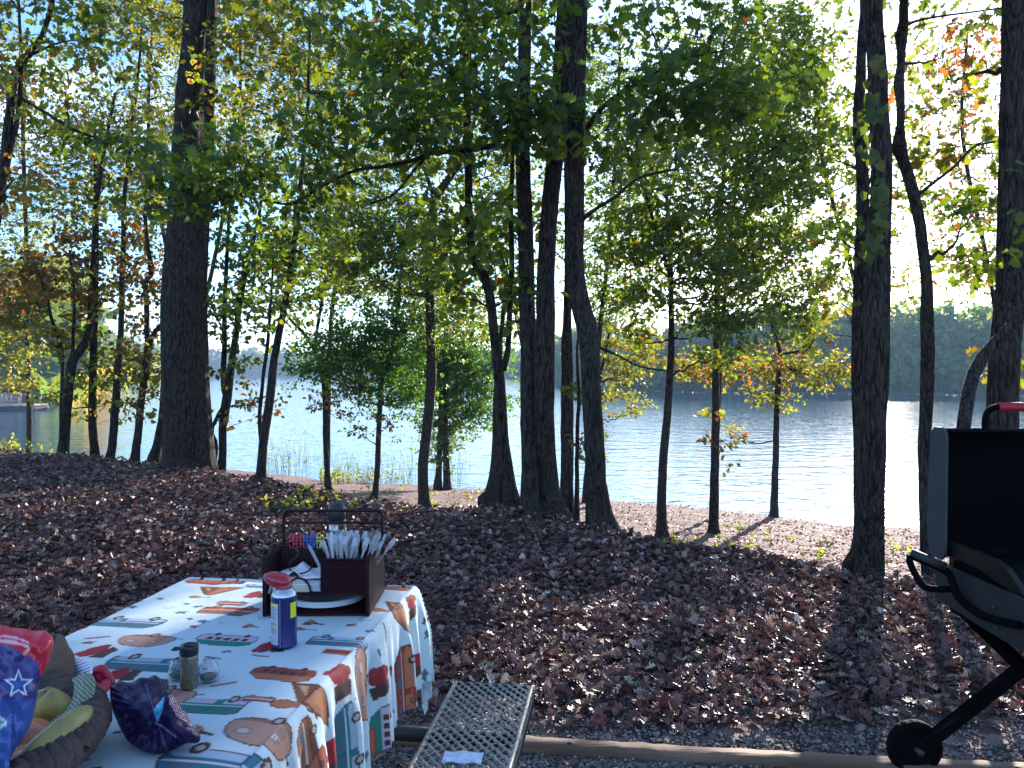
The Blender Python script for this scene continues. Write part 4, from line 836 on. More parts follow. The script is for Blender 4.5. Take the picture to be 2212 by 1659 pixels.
            for q in ((-.3, 0), (-.12, .22), (.12, .2), (.3, -.02)): poly(circ(q[0], q[1], .09), (.45, .42, .42), *g)
    placed = []
    for m_ in [('van', 448, 1256, .20, 'red'), ('pack', 512, 1258, .10), ('tent', 467, 1276, .20, 'brown'), ('rv', 560, 1266, .12, 'blue'), ('trailer', 361, 1311, .17, 'peach'), ('rv', 494, 1318, .22, 'orange', 0, -1), ('rv', 500, 1303, .12, 'orange'),
               ('pack', 408, 1347, .12, 'red', .3), ('rv', 279, 1344, .25, 'blue', 0, -1), ('trailer', 317, 1381, .19, 'peach'), ('van', 490, 1382, .21, 'green'), ('van', 171, 1390, .16, 'red'),
               ('pack', 217, 1408, .13, 'red', .3), ('rv', 317, 1433, .27, 'teal'), ('rv', 612, 1440, .25, 'red', .03), ('van', 612, 1455, .20, 'orange', .02), ('rv', 734, 1386, .21, 'blue', 0, -1), ('trailer', 812, 1346, .20, 'peach'),
               ('tent', 866, 1322, .20, 'brown', .2, 1, True), ('van', 848, 1271, .15, 'red'), ('pack', 740, 1472, .14, 'red', .2), ('tent', 682, 1503, .22, 'brown', .1), ('guitar', 640, 1522, .15, 'brown', -.2),
               ('trailer', 575, 1576, .22, 'peach', .1), ('rv', 435, 1522, .24, 'green'), ('rv', 557, 1510, .09, 'red'), ('rv', 480, 1650, .32, 'blue'), ('rose', 430, 1580, .10, 'brown'), ('rose', 450, 1428, .09, 'orange'),
               ('pack', 268, 1457, .12, 'red'), ('trailer', 345, 1500, .20, 'peach'), ('guitar', 430, 1290, .09, 'orange'), ('pack', 560, 1285, .11, 'red'), ('rose', 675, 1345, .10, 'orange'), ('guitar', 655, 1360, .09, 'brown'),
               ('pill', 729, 1408, .10, 'red'), ('guitar', 830, 1320, .14, 'orange', .1), ('rose', 540, 1352, .08, 'orange'), ('pack', 590, 1398, .12, 'red'),
               ('trailer', 787, 1478, .24, 'peach', .1, 1, True), ('rv', 869, 1474, .27, 'red', 0, 1, True), ('pack', 831, 1474, .13, 'red', 0, 1, True), ('pack', 893, 1310, .12, 'red', 0, 1, True), ('rv', 751, 1606, .24, 'teal', 0, 1, True),
               ('van', 836, 1588, .20, 'green', 0, 1, True), ('pill', 803, 1606, .10, 'orange', 0, 1, True), ('pack', 716, 1650, .15, 'red', 0, 1, True), ('rv', 662, 1634, .20, 'brown', 0, 1, True), ('trailer', 918, 1345, .2, 'peach', 0, 1, True),
               ('pack', 898, 1440, .12, 'brown', 0, 1, True), ('paws', 770, 1520, .05, 'red', 0, 1, True), ('pill', 897, 1500, .06, 'red', 0, 1, True), ('van', 700, 1700, .2, 'orange', 0, 1, True), ('van', 905, 1400, .2, 'teal', 0, 1, True)]:
        motif(*m_); placed.append(loc(m_[1], m_[2], len(m_) > 7) + (m_[3] * .86,))
    for k in range(900):
        a0 = random.uniform(A[0], A[-1]); b0 = random.uniform(B[0], B[-1])
        if any(abs(a0 - p[0]) < p[2] * .5 + .028 and abs(b0 - p[1]) < p[2] * .32 + .03 for p in placed): continue
        placed.append((a0, b0, .035)); c = random.choice([((.30, .06, .06),) * 2, ((.08, .20, .19),) * 2, ((.10, .18, .25),) * 2, ((.35, .12, .07),) * 2, ((.12, .10, .10),) * 2]); PALS['_'] = c
        i, j = min(len(A) - 1, int((a0 - A[0]) / st)), min(len(B) - 1, int((b0 - B[0]) / st))
        kk = random.choice(['leaf', 'leaf', 'leaf', 'stick', 'paws']); g = (a0, b0, random.uniform(.026, .05), random.uniform(-.7, .7), 1); c1 = c[0]
        if kk == 'leaf': poly([(-.5, 0), (-.15, .22), (.1, .12), (.5, .3), (.32, 0), (.5, -.22), (.1, -.16), (-.15, -.25)], c1, *g)
        elif kk == 'stick': poly([(-.8, -.06), (.7, -.12), (.7, .06), (-.8, .1)], c1, *g)
        else:
            for q in ((-.4, 0), (-.16, .3), (.16, .28), (.4, -.02)): poly(circ(q[0], q[1], .13), (.5, .48, .50), *g)
    mb = MB(); mb.grid(P[::-1], col=col[::-1].reshape(-1, 3))
    m, nt, p, N, L = newmat('printed_cotton'); at = N('ShaderNodeAttribute'); at.attribute_name = 'tint'; L(at.outputs['Color'], p.inputs['Base Color']); p.inputs['Roughness'].default_value = .75; p.inputs['Specular IOR Level'].default_value = .25
    tc = N('ShaderNodeTexCoord'); n1 = N('ShaderNodeTexNoise'); n1.inputs['Scale'].default_value = 14; n1.inputs['Detail'].default_value = 3; L(tc.outputs['Object'], n1.inputs['Vector'])
    b1 = N('ShaderNodeBump'); b1.inputs['Strength'].default_value = .35; b1.inputs['Distance'].default_value = .01; L(n1.outputs['Fac'], b1.inputs['Height']); L(b1.outputs['Normal'], p.inputs['Normal'])
    tr = N('ShaderNodeBsdfTranslucent'); L(at.outputs['Color'], tr.inputs['Color']); mx = N('ShaderNodeMixShader'); mx.inputs[0].default_value = .30; L(p.outputs[0], mx.inputs[1]); L(tr.outputs[0], mx.inputs[2]); L(mx.outputs[0], nt.nodes['Material Output'].inputs['Surface'])
    o = mb.build('tablecloth', m); tag(o, 'white cotton tablecloth printed with colourful camper vans, trailers and tents', 'tablecloth')
cloth()
CZ = TOP + .004      # height of the cloth surface on the table
# ------------------------------------------------------------------ wicker caddy
def wicker(name, c):
    m, nt, p, N, L = newmat(name); tc = N('ShaderNodeTexCoord'); mp = N('ShaderNodeMapping'); L(tc.outputs['Object'], mp.inputs['Vector'])
    sx = N('ShaderNodeSeparateXYZ'); L(mp.outputs[0], sx.inputs[0])
    ad = N('ShaderNodeMath'); ad.operation = 'ADD'; L(sx.outputs['X'], ad.inputs[0]); L(sx.outputs['Y'], ad.inputs[1])
    cb = N('ShaderNodeCombineXYZ'); L(ad.outputs[0], cb.inputs['X']); L(sx.outputs['Z'], cb.inputs['Y'])
    br = N('ShaderNodeTexBrick'); br.inputs['Scale'].default_value = 1; br.inputs['Brick Width'].default_value = .012; br.inputs['Row Height'].default_value = .0056; br.inputs['Mortar Size'].default_value = .0012; br.inputs['Mortar Smooth'].default_value = 1
    br.inputs['Color1'].default_value = (*[x * 1.0 for x in c], 1); br.inputs['Color2'].default_value = (*[x * 1.7 for x in c], 1); br.inputs['Mortar'].default_value = (*[x * .35 for x in c], 1); p.inputs['Specular IOR Level'].default_value = .2
    L(cb.outputs[0], br.inputs['Vector']); L(br.outputs['Color'], p.inputs['Base Color']); p.inputs['Roughness'].default_value = .5
    b = N('ShaderNodeBump'); b.inputs['Strength'].default_value = 1; b.inputs['Distance'].default_value = .003; b.invert = True; L(br.outputs['Fac'], b.inputs['Height']); L(b.outputs['Normal'], p.inputs['Normal']); return m
M_wick = wicker('maroon_wicker', (.024, .004, .008)); M_dwood = mat('dark_stained_wood', (.022, .004, .007), .55, 0, .2, 60, .25, 20, .2, stretch=(1, 1, 6))
cx0 = atZ(569, 1331, CZ)[0]; cy0 = atZ(569, 1331, CZ)[1]; cx1 = cx0 + .335; cy1 = cy0 + .285; z0 = CZ; zt = CZ + .178; zs = z0 + .066
cad = empty('wicker_caddy', (cx0, cy0, z0), 'dark maroon wicker serving caddy with a hinged wire handle on the tablecloth', 'caddy')
def part(name, lo, hi, mt, par, b=.002):
    m = MB(); m.bbox(lo, hi, b); return m.build(name, mt, par)
def wpanel(name, x0, x1, y0, y1, za, zb, par):
    """woven panel with real ridged rows"""
    m = MB(); alongx = abs(x1 - x0) > abs(y1 - y0); Lg = max(abs(x1 - x0), abs(y1 - y0)); nu = int(Lg / .003); nv = int((zb - za) / .0011); U = np.linspace(0, 1, nu + 1); V = np.linspace(0, 1, nv + 1); GU, GV = np.meshgrid(U, V, indexing='ij')
    row = np.floor(GV * (zb - za) / .0056); dz = .0024 * np.abs(np.sin(GV * (zb - za) / .0056 * math.pi)) ** .6 * (.55 + .45 * np.sin(GU * Lg / .012 * 2 * math.pi + row * math.pi))
    for sgn, base in ((-1, 0), (1, 1)):
        if alongx: P = np.stack([x0 + GU * (x1 - x0), (y0 if sgn < 0 else y1) + sgn * dz, za + GV * (zb - za)], -1)
        else: P = np.stack([(x0 if sgn < 0 else x1) + sgn * dz, y0 + GU * (y1 - y0), za + GV * (zb - za)], -1)
        flip = (sgn > 0) if alongx else (sgn < 0)
        m.grid(P if flip else P[::-1], col=(1, 1, 1))
    m.bbox((min(x0, x1), min(y0, y1), za), (max(x0, x1), max(y0, y1), zb), .001)
    return m.build(name, M_wick, par)
wpanel('side_panel', cx0, cx0 + .009, cy0, cy1, z0, zt, cad); wpanel('side_panel', cx1 - .009, cx1, cy0, cy1, z0, zt, cad)
wpanel('back_panel', cx0 + .011, cx1 - .011, cy1 - .009, cy1, z0, zt, cad)
for nm, lo, hi in (('side_trim', (cx0 - .002, cy0 - .004, zt), (cx0 + .011, cy1 + .003, zt + .007)), ('side_trim', (cx1 - .011, cy0 - .004, zt), (cx1 + .002, cy1 + .003, zt + .007)), ('back_trim', (cx0 + .0112, cy1 - .011, zt - .001), (cx1 - .0112, cy1 + .002, zt + .006)),
                   ('base', (cx0 + .0095, cy0 + .002, z0 + .001), (cx1 - .0095, cy1 - .0095, z0 + .007)), ('shelf', (cx0 + .0095, cy0 + .001, zs), (cx1 - .0095, cy1 - .0095, zs + .008)),
                   ('post', (cx0 - .001, cy0 - .0062, z0), (cx0 + .012, cy0 - .0042, zt)), ('post', (cx1 - .012, cy0 - .0062, z0), (cx1 + .001, cy0 - .0042, zt))):
    part(nm, lo, hi, M_dwood, cad, .0009)
xb = cx0 + .185
wpanel('bin_front', xb + .002, cx1 - .013, cy0 + .0005, cy0 + .007, zs + .009, zt - .003, cad)
part('bin_side', (xb - .004, cy0 + .0, zs + .0085), (xb + .0015, cy0 + .15, zt - .002), M_dwood, cad, .001); part('bin_back', (xb + .0016, cy0 + .143, zs + .0085), (cx1 - .0097, cy0 + .149, zt - .002), M_dwood, cad, .001)
part('bin_trim', (xb - .005, cy0 - .003, zt - .0015), (cx1 - .0125, cy0 + .009, zt + .004), M_dwood, cad, .0009)
part('middle_panel', (cx0 + .0097, cy0 + .152, zs + .0085), (xb - .0045, cy0 + .158, zt + .002), M_dwood, cad, .001)
hm = mat('dark_wire', (.03, .010, .013), .35, .6)
ym = cy0 + .165; hx0 = atY(613, 1110, ym)[0]; hx1 = atY(826, 1110, ym)[0]; hz = atY(700, 1103, ym)[2]; hz2 = atY(700, 1128, ym)[2]
m = MB(); m.tube(catmull([(hx0, ym, zt - .02), (hx0, ym, hz - .03), (hx0 + .003, ym, hz - .008), (hx0 + .012, ym, hz), (hx0 + .04, ym, hz), (hx1 - .04, ym, hz), (hx1 - .012, ym, hz), (hx1 - .003, ym, hz - .008), (hx1, ym, hz - .03), (hx1, ym, zt - .02)], 5), .0052, 8); m.build('handle', hm, cad)
m = MB(); m.tube([(hx0, ym - .006, hz2), (hx1, ym - .006, hz2)], .0050, 8); m.build('handle_bar', hm, cad)
# plates, napkins, weight
white = mat('white_paper', (.78, .79, .82), .6, 0, .1, 90); pcx, pcy = (cx0 + cx1) / 2, cy0 + .142
for k in range(4):
    m = MB(); m.lathe([(0, .0), (.085, .0), (.100, .009), (.128, .0125), (.128, .0137), (.099, .0108), (.084, .0013), (0, .0013)], 48, (pcx, pcy, z0 + .0085 + k * .0045))
    tag(m.build('paper_plate', white), 'white paper plate in the stack on the bottom tier of the caddy', 'paper plate', 'stacked paper plates in the caddy')
nm_ = MB(); nx0, nx1 = cx0 + .022, xb - .008
for k in range(9):
    z = zs + .0095 + k * .0042; j = RNG.normal(0, .002, 3); G = 9; gx, gy = np.meshgrid(np.linspace(nx0, nx1, G), np.linspace(cy0 + .012, cy0 + .145, G))
    zz = z + .0018 + (k == 8) * .012 * np.clip((gx - nx0) / .13, 0, 1) * np.clip(1.2 - (gy - cy0) / .1, 0, 1); P = np.stack([gx + j[0], gy + j[1], zz], -1); Q = P.copy(); Q[..., 2] = z + (k == 8) * (zz - z - .004)
    nm_.grid(P); nm_.grid(Q[::-1])
    ed = np.concatenate([P[0], P[:, -1], P[-1][::-1], P[:, 0][::-1]]); eq = np.concatenate([Q[0], Q[:, -1], Q[-1][::-1], Q[:, 0][::-1]]); nm_.grid(np.stack([eq, ed], 0)[::-1] if False else np.stack([eq, ed], 0))
# a tented top napkin
c0 = np.array([(nx0 + nx1) / 2, cy0 + .08, zs + .05]); G = 12; gx, gy = np.meshgrid(np.linspace(-1, 1, G), np.linspace(-1, 1, G))
P = np.stack([c0[0] + gx * .068, c0[1] + gy * .065, c0[2] + .030 * np.maximum(0, 1 - np.abs(gx + .1) * 1.6 - np.abs(gy) * .3) + .004 * np.sin(gx * 5 + gy * 4)], -1); nm_.grid(P); nm_.grid((P - [0, 0, .001])[::-1])
tag(nm_.build('napkin_stack', mat('white_napkin', (.80, .80, .84), .8, 0, .1, 120), smooth=False), 'stack of white paper napkins in the left front tray of the caddy', 'napkins')
nw = empty('napkin_weight', (nx0 + .05, cy0, zs + .01), 'curled dark wire napkin weight with a half round plate resting on the napkins', 'napkin weight')
def cc(x, y, Y=None): return atY(493.7 + x * .248, 1069.8 + y * .248, Y or cy0 + .03)
m = MB(); m.tube(catmull([cc(500, 440, cy0 + .1), cc(560, 450, cy0 + .08), cc(610, 500), cc(580, 550), cc(530, 590), cc(530, 640), cc(580, 678), cc(640, 680), cc(700, 655), cc(735, 600), cc(722, 540), cc(750, 495), cc(800, 480, cy0 + .08)], 6), .0024, 8); m.tube([cc(600, 680), cc(598, 720, cy0 + .02)], .003, 8); m.build('wire_arm', hm, nw)
m = MB(); t = np.linspace(0, math.pi, 20); m.tube([cc(610 - 105 * math.cos(q), 850 - 128 * math.sin(q), cy0 + .008) for q in t], .0035, 8); m.build('arch', hm, nw)
m = MB(); ctr = cc(610, 850, cy0 + .010); ring = np.array([cc(610 - 100 * math.cos(q), 850 - 122 * math.sin(q), cy0 + .010) for q in t]); V = np.vstack([ctr, ring, ctr + [0, .003, 0], ring + [0, .003, 0]]); n = len(ring) + 1
m.add(V, [np.array([[0, i, i + 1] for i in range(1, n - 1)]), np.array([[n, n + i + 1, n + i] for i in range(1, n - 1)]), np.array([[i, n + i, n + i + 1, i + 1] for i in range(1, n - 1)])]); m.build('plate', mat('cream_plate', (.55, .50, .42), .5), nw, smooth=False)
# clips
for col_, nmx, xs_, n_ in (((.45, .03, .06), 'red', (548, 580, 612, 640), 4), ((.05, .12, .38), 'blue', (670, 700, 730, 752), 4), ((.55, .55, .05), 'yellow', (788, 812), 2)):
    cm = mat(nmx + '_plastic', col_, .3, coat=.3)
    for i, x in enumerate(xs_):
        c = cc(x, 400 + (i % 2) * 25, cy0 + .155); m = MB()
        m.tube(catmull([c + [-.006, 0, .022], c + [-.004, 0, .006], c + [-.007, 0, -.012], c + [-.003, 0, -.026], c + [.003, 0, -.026], c + [.007, 0, -.012], c + [.004, 0, .006], c + [.006, 0, .022], c + [0, 0, .027], c + [-.006, 0, .022]], 4), .0022, 6)
        m.tube([c + [-.009, 0, .0], c + [.009, 0, .0]], .0028, 6); m.tube([c + [-.008, -.004, .012], c + [.008, .006, .012]], .002, 6)
        tag(m.build('bag_clip', cm), nmx + ' plastic bag clip hooked on the middle divider of the caddy', 'clip', nmx + ' clips on the caddy divider')
# clear plastic cutlery
M_clear = mat('clear_plastic', (.95, .96, 1), .08, trans=.6, ior=1.3, spec=.9, bump=.3, bscale=40)
M_clear.node_tree.nodes['Principled BSDF'].inputs['Base Color'].default_value = (.86, .88, .94, 1)
def cut(kind):
    m = MB(); n = 22; t = np.linspace(0, 1, n); Lg = .165
    w_ = np.interp(t, [0, .06, .6, .72, .82, .95, 1], [.003, .004, .0022, .004, .009, .008, .005]) if kind != 'knife' else np.interp(t, [0, .06, .45, .6, .95, 1], [.003, .004, .003, .005, .005, .0015])
    z = .003 * np.sin(t * 7) - (.006 * np.exp(-((t - .86) / .08) ** 2) if kind == 'spoon' else 0)
    P = np.stack([np.stack([s * w_, t * 0 + (np.abs(s) * .0015) + z, t * Lg], -1) for s in (-1, -.4, .4, 1)], 1); Q = P + np.array([0, .0014, 0])
    m.grid(P); m.grid(Q[::-1]); m.grid(np.stack([P[:, 0], Q[:, 0]], 1)[::-1]); m.grid(np.stack([P[:, -1], Q[:, -1]], 1))
    if kind == 'fork':
        m = MB(); P = P[:18]; Q = Q[:18]; m.grid(P); m.grid(Q[::-1])
        for s in (-.009, -.003, .003, .009): m.tube([(s * .8, .001, Lg * .76), (s, .001, Lg * .84), (s, .003, Lg)], np.array([.0022, .0018, .0008]), 5)
    return m
done = {}
rs = random.Random(5)
for i in range(44):
    kind = ('fork', 'spoon', 'knife')[i % 3]; b = np.array([rs.uniform(xb + .02, cx1 - .03), rs.uniform(cy0 + .02, cy0 + .13), zs + .018])
    if kind not in done: o = cut(kind).build('plastic_' + kind, M_clear, smooth=False); done[kind] = o
    else: o = done[kind].copy(); COL.objects.link(o)
    fr = (b[0] - xb) / (cx1 - xb); o.location = b
    flip = rs.random() < .6
    o.rotation_euler = (rs.uniform(-.18, .15), (fr - .42) * 1.0 + rs.uniform(-.28, .28), rs.uniform(-.9, .9))
    tag(o, f'clear plastic {kind} standing in the right bin of the caddy', kind, 'clear cutlery in the caddy bin')
# bottle at the back of the caddy
bt = empty('sauce_bottle', (0, 0, 0), 'dark sauce bottle with a domed black cap at the back of the caddy', 'bottle'); bp = atY(727, 1110, cy0 + .215); bz = zs + .009; bt.location = (bp[0], bp[1], bz); bh = bp[2] - bz
topz = atY(727, 1083, bp[1])[2] - bz
m = MB(); m.lathe([(0, 0), (.030, 0), (.033, .004), (.033, topz - .075), (.031, topz - .066), (.026, topz - .060), (0, topz - .060)], 28); m.build('body', mat('dark_sauce', (.03, .02, .02), .15, coat=.5), bt, loc=(0, 0, 0))
m = MB(); m.lathe([(.030, topz - .062), (.031, topz - .05), (.031, topz - .03), (.028, topz - .015), (.020, topz - .005), (.0, topz)], 28); m.build('cap', mat('black_plastic', (.015, .02, .022), .3), bt, loc=(0, 0, 0))
m = MB(); t = np.linspace(-2.2, -1.2, 16); z = np.linspace(topz - .094, topz - .076, 4); m.grid(np.stack([np.stack([.0336 * np.cos(t) , .0336 * np.sin(t), np.full(16, q)], -1) for q in z], 0)); m.build('label', mat('white_label', (.7, .75, .78), .5, 0, 0, 1, .6, 60), bt, loc=(0, 0, 0))
# ------------------------------------------------------------------ spray can
p0 = atZ(614, 1394, CZ); can = empty('spray_can', tuple(p0), 'blue spray can with a red flip-up cap in front of the wicker caddy', 'spray can')
navy = mat('navy_paint', (.012, .03, .15), .25, .3, coat=.5); r_ = .0355
m = MB(); m.lathe([(0, .002), (.032, .0), (.0355, .002), (.0362, .005), (.0352, .008), (.0352, .138), (.0360, .140), (.0360, .143), (.034, .146)], 36); m.build('body', navy, can, loc=(0, 0, 0))
m = MB(); m.lathe([(.0352, .1445), (.0345, .149), (.030, .157), (.024, .1615), (.023, .164), (0, .165)], 32); m.build('shoulder', mat('pale_metal', (.50, .52, .56), .25, .8), can, loc=(0, 0, 0))
def patch(t0, t1, za, zb, rr, name, mt, par):
    m = MB(); t = np.linspace(t0, t1, 14); z = np.linspace(za, zb, 3); m.grid(np.stack([np.stack([rr * np.cos(t), rr * np.sin(t), np.full(14, q)], -1) for q in z], 0)); return m.build(name, mt, par, loc=(0, 0, 0))
lb = patch(-2.75, -1.75, .012, .128, .0357, 'label', mat('grey_label', (.42, .45, .55), .4, 0, 0, 1, .2, 90), can)
m = MB()
for k in range(11):
    t = np.linspace(-2.62, -2.62 + random.uniform(.45, .72), 8); za = .115 - k * .006 - (k > 5) * .010; m.grid(np.stack([np.stack([.0359 * np.cos(t), .0359 * np.sin(t), np.full(8, q)], -1) for q in (za, za + .0022)], 0))
o = m.build('print', mat('label_print', (.10, .11, .16), .5), lb, loc=(0, 0, 0))
ye = mat('yellow_print', (.75, .68, .03), .35)
patch(-2.70, -1.80, .118, .124, .03585, 'yellow_band', ye, lb); patch(-2.70, -1.80, .062, .066, .03585, 'yellow_band', ye, lb)
patch(-.78, -.15, .085, .128, .0357, 'emblem', ye, can); patch(-1.62, -1.58, .005, .138, .0357, 'seam', mat('seam_metal', (.45, .47, .5), .3, .6), can)
m = MB(); m.lathe([(.0232, .1645), (.0225, .178), (.017, .186), (.0, .188)], 24); m.build('collar', mat('clear_red', (.5, .08, .10), .2, trans=.4), can, loc=(0, 0, 0))
m = MB(); u, v = np.meshgrid(np.linspace(0, 2 * math.pi, 29)[:-1], np.linspace(0, math.pi, 15)); q = np.stack([.041 * np.sin(v) * np.cos(u) * (1 - .25 * np.cos(u) * np.sin(v)), .026 * np.sin(v) * np.sin(u), .023 * np.cos(v)], -1)
a = .30; q = np.stack([q[..., 0] * math.cos(a) + q[..., 2] * math.sin(a), q[..., 1], -q[..., 0] * math.sin(a) + q[..., 2] * math.cos(a)], -1) + np.array([-.009, 0, .183]); m.grid(q, closeu=True); cap = m.build('cap', mat('red_plastic', (.36, .006, .025), .25, coat=.4), can, loc=(0, 0, 0))
m = MB(); m.tube([(-.030, -.004, .188), (-.040, -.006, .150)], .0035, 8); m.build('nozzle', mat('grey_plastic', (.3, .3, .32), .4), cap, loc=(0, 0, 0))
# ------------------------------------------------------------------ spice jar and glass shakers
p0 = atZ(409, 1483, CZ); jar = empty('spice_jar', tuple(p0), 'spice jar full of ground pepper with its black flap lid open', 'spice jar')
m = MB(); m.lathe([(0, 0), (.020, 0), (.0215, .003), (.0215, .072), (.019, .080), (.018, .083), (0, .083)], 28); m.build('body', mat('pepper_jar', (.13, .115, .07), .12, 0, .15, 300, .5, 260, coat=1), jar, loc=(0, 0, 0))
m = MB(); m.lathe([(.0205, .079), (.0222, .081), (.0222, .101), (.021, .1035), (0, .104)], 28); m.bbox((-.008, -.016, .1042), (.018, .010, .107), .001); li = m.build('lid', mat('black_lid', (.012, .015, .02), .3), jar, loc=(0, 0, 0))
m = MB(); m.bbox((-.040, -.012, .092), (-.0225, .010, .0955), .001); m.build('flap', bpy.data.materials['black_lid'], li, loc=(0, 0, 0))
M_glass = mat('clear_glass', (.97, .98, 1), .03, trans=.9, ior=1.45)
for (x, y, lb_, s) in ((384, 1466, 'small clear glass shaker on the left of the spice jar', 1.0), (451, 1470, 'dimpled clear glass shaker on the right of the spice jar', 1.1)):
    p0 = atZ(x, y, CZ); g = empty('glass_shaker', tuple(p0), lb_, 'shaker')
    m = MB(); th = np.arange(32) / 32 * 2 * math.pi; pr = np.array([(.004, 0), (.017, .001), (.022, .010), (.0235, .022), (.021, .034), (.016, .042), (.014, .046), (.012, .048)]) * s; zz = np.repeat(pr[:, 1][:, None], 32, 1)
    rr = pr[:, 0][:, None] * (1 + .05 * np.sin(th * 8)[None] * np.sin(pr[:, 1] * 160)[:, None]); m.grid(np.stack([rr * np.cos(th), rr * np.sin(th), zz], -1), closeu=True)
    ri = rr * .86; m.grid(np.stack([ri * np.cos(th), ri * np.sin(th), zz * .94 + .0022], -1)[::-1], closeu=True)
    m.build('body', M_glass, g, loc=(0, 0, 0)); m = MB(); m.lathe([(.001, .004), (.015 * s, .005), (.019 * s, .013), (.0, .015)], 20); m.build('salt', mat('salt', (.75, .75, .75), .9), g, loc=(0, 0, 0))
# ------------------------------------------------------------------ bread basket with vegetables
def J(x, y, z): return atZ(x, y, z)
bc = np.array([-1.095, 1.40, CZ]); RX, RY = .275, .285
bk = empty('braided_basket', tuple(bc), 'round dark brown braided basket at the near left of the table', 'basket')
wool = mat('dark_braid', (.07, .042, .036), .9, 0, .9, 160, .4, 30, bdist=.006)
m = MB(); th = np.linspace(0, 2 * math.pi, 260)
for st_ in range(4):
    ph = st_ * math.pi / 2; al = th * 21 + ph
    P = np.stack([(RX + .027 * np.cos(al)) * np.cos(th), (RY + .027 * np.cos(al)) * np.sin(th), 0.082 + .018 * np.sin(al)], -1); m.tube(P, .0175 + .0015 * np.sin(th * 60), 8, cap=False)
m.build('rim', wool, bk, loc=(0, 0, 0))
m = MB(); tt = np.linspace(0, 2 * math.pi, 241)[:-1]; zz = np.linspace(0, .078, 30); G, Hh = np.meshgrid(tt, zz); rr = .93 + .07 * (Hh / .078) + .014 * np.abs(np.sin(Hh / .078 * math.pi * 4)) * (1 + .5 * np.sin(G * 60 + np.floor(Hh / .0195) * math.pi))
Pw = np.stack([RX * rr * np.cos(G), RY * rr * np.sin(G), Hh], -1); m.grid(Pw, closeu=True); Pi = Pw * np.array([.95, .95, 1]) + [0, 0, .001]; m.grid(Pi[::-1], closeu=True); m.lathe([(0, .006), (.95, .006)], 60, sx=RX * .93, sy=RY * .93); m.build('wall', wool, bk, loc=(0, 0, 0))
def blob(name, label, cat, px, py, z, r3, mt, rot=0, tilt=0, lump=.05, seed=1, ribs=0, parts=None):
    c = J(px, py, z); rs_ = np.random.default_rng(seed); u, v = np.meshgrid(np.linspace(0, 2 * math.pi, 41)[:-1], np.linspace(.02, math.pi - .02, 24)); d = np.stack([np.sin(v) * np.cos(u), np.sin(v) * np.sin(u), np.cos(v)], -1)
    k = 1 + lump * (np.sin(u * 2 + rs_.uniform(0, 6)) * np.sin(v * 2) + .6 * np.sin(u * 3 + v * 4 + rs_.uniform(0, 6))); 
    if ribs: k = k + .05 * np.abs(np.cos(u * ribs / 2)) * np.sin(v)
    P = d * k[..., None] * np.array(r3); P = P[..., [0, 1, 2]]
    o = MB().grid(P, closeu=True).build(name, mt, loc=tuple(c)); o.rotation_euler = (tilt, 0, rot); tag(o, label, cat); return o
blob('tomato', 'shiny orange tomato in the braided basket', 'tomato', 52, 1606, .845, (.052, .050, .043), mat('orange_skin', (.48, .14, .05), .18, var=.15, vscale=20, coat=.4), seed=3)
blob('tomato', 'shiny orange pepper lying under the tomato at the bottom left corner', 'pepper', 40, 1665, .825, (.075, .05, .04), bpy.data.materials['orange_skin'], rot=.5, seed=4)
blob('yellow_squash', 'pale yellow squash leaning on the basket rim', 'squash', 126, 1588, .878, (.028, .085, .026), mat('squash_skin', (.24, .20, .06), .4, var=.2, vscale=25), rot=-.15, tilt=.12, seed=5)
blob('potato', 'knobbly golden potato in the middle of the basket', 'potato', 100, 1540, .86, (.058, .045, .045), mat('golden_skin', (.30, .22, .05), .45, var=.35, vscale=30, bump=.3), lump=.14, seed=6)
blob('potato', 'darker golden potato lower in the basket beside the tomato', 'potato', 88, 1578, .83, (.055, .04, .035), bpy.data.materials['golden_skin'], lump=.12, rot=.8, seed=7)
# bun wrapped in brown paper / loaf at the back
blob('bread_loaf', 'brown crusty loaf standing behind the star bag', 'bread', 118, 1445, .87, (.035, .05, .075), mat('crust', (.14, .085, .06), .8, 0, .6, 30, .3, 20), lump=.12, seed=8)
gp = MB(); path = catmull([J(176, 1470, .885), J(183, 1486, .885), J(178, 1520, .875), J(158, 1552, .865), J(128, 1572, .855), J(110, 1590, .84)], 8)
def rib(n, sides, th): return 1 + .10 * np.cos(th * 6)[None, :] * np.ones((n, 1))
gp.tube(path, np.concatenate([[.006, .015], np.full(len(path) - 4, .020), [.017, .010]]), 36, rough=rib, col=(.14, .16, .10))
mt, nt, p_, N_, L_ = newmat('striped_rind'); tc_ = N_('ShaderNodeTexCoord'); wv_ = N_('ShaderNodeTexWave'); wv_.inputs['Scale'].default_value = 55; wv_.inputs['Distortion'].default_value = 3; wv_.bands_direction = 'DIAGONAL'; L_(tc_.outputs['Object'], wv_.inputs['Vector'])
rp_ = N_('ShaderNodeValToRGB'); rp_.color_ramp.elements[0].color = (.05, .06, .04, 1); rp_.color_ramp.elements[1].color = (.26, .30, .20, 1); L_(wv_.outputs['Fac'], rp_.inputs[0]); L_(rp_.outputs[0], p_.inputs['Base Color']); p_.inputs['Roughness'].default_value = .5
tag(gp.build('striped_gourd', mt), 'curved grey green striped gourd lying across the basket', 'gourd')
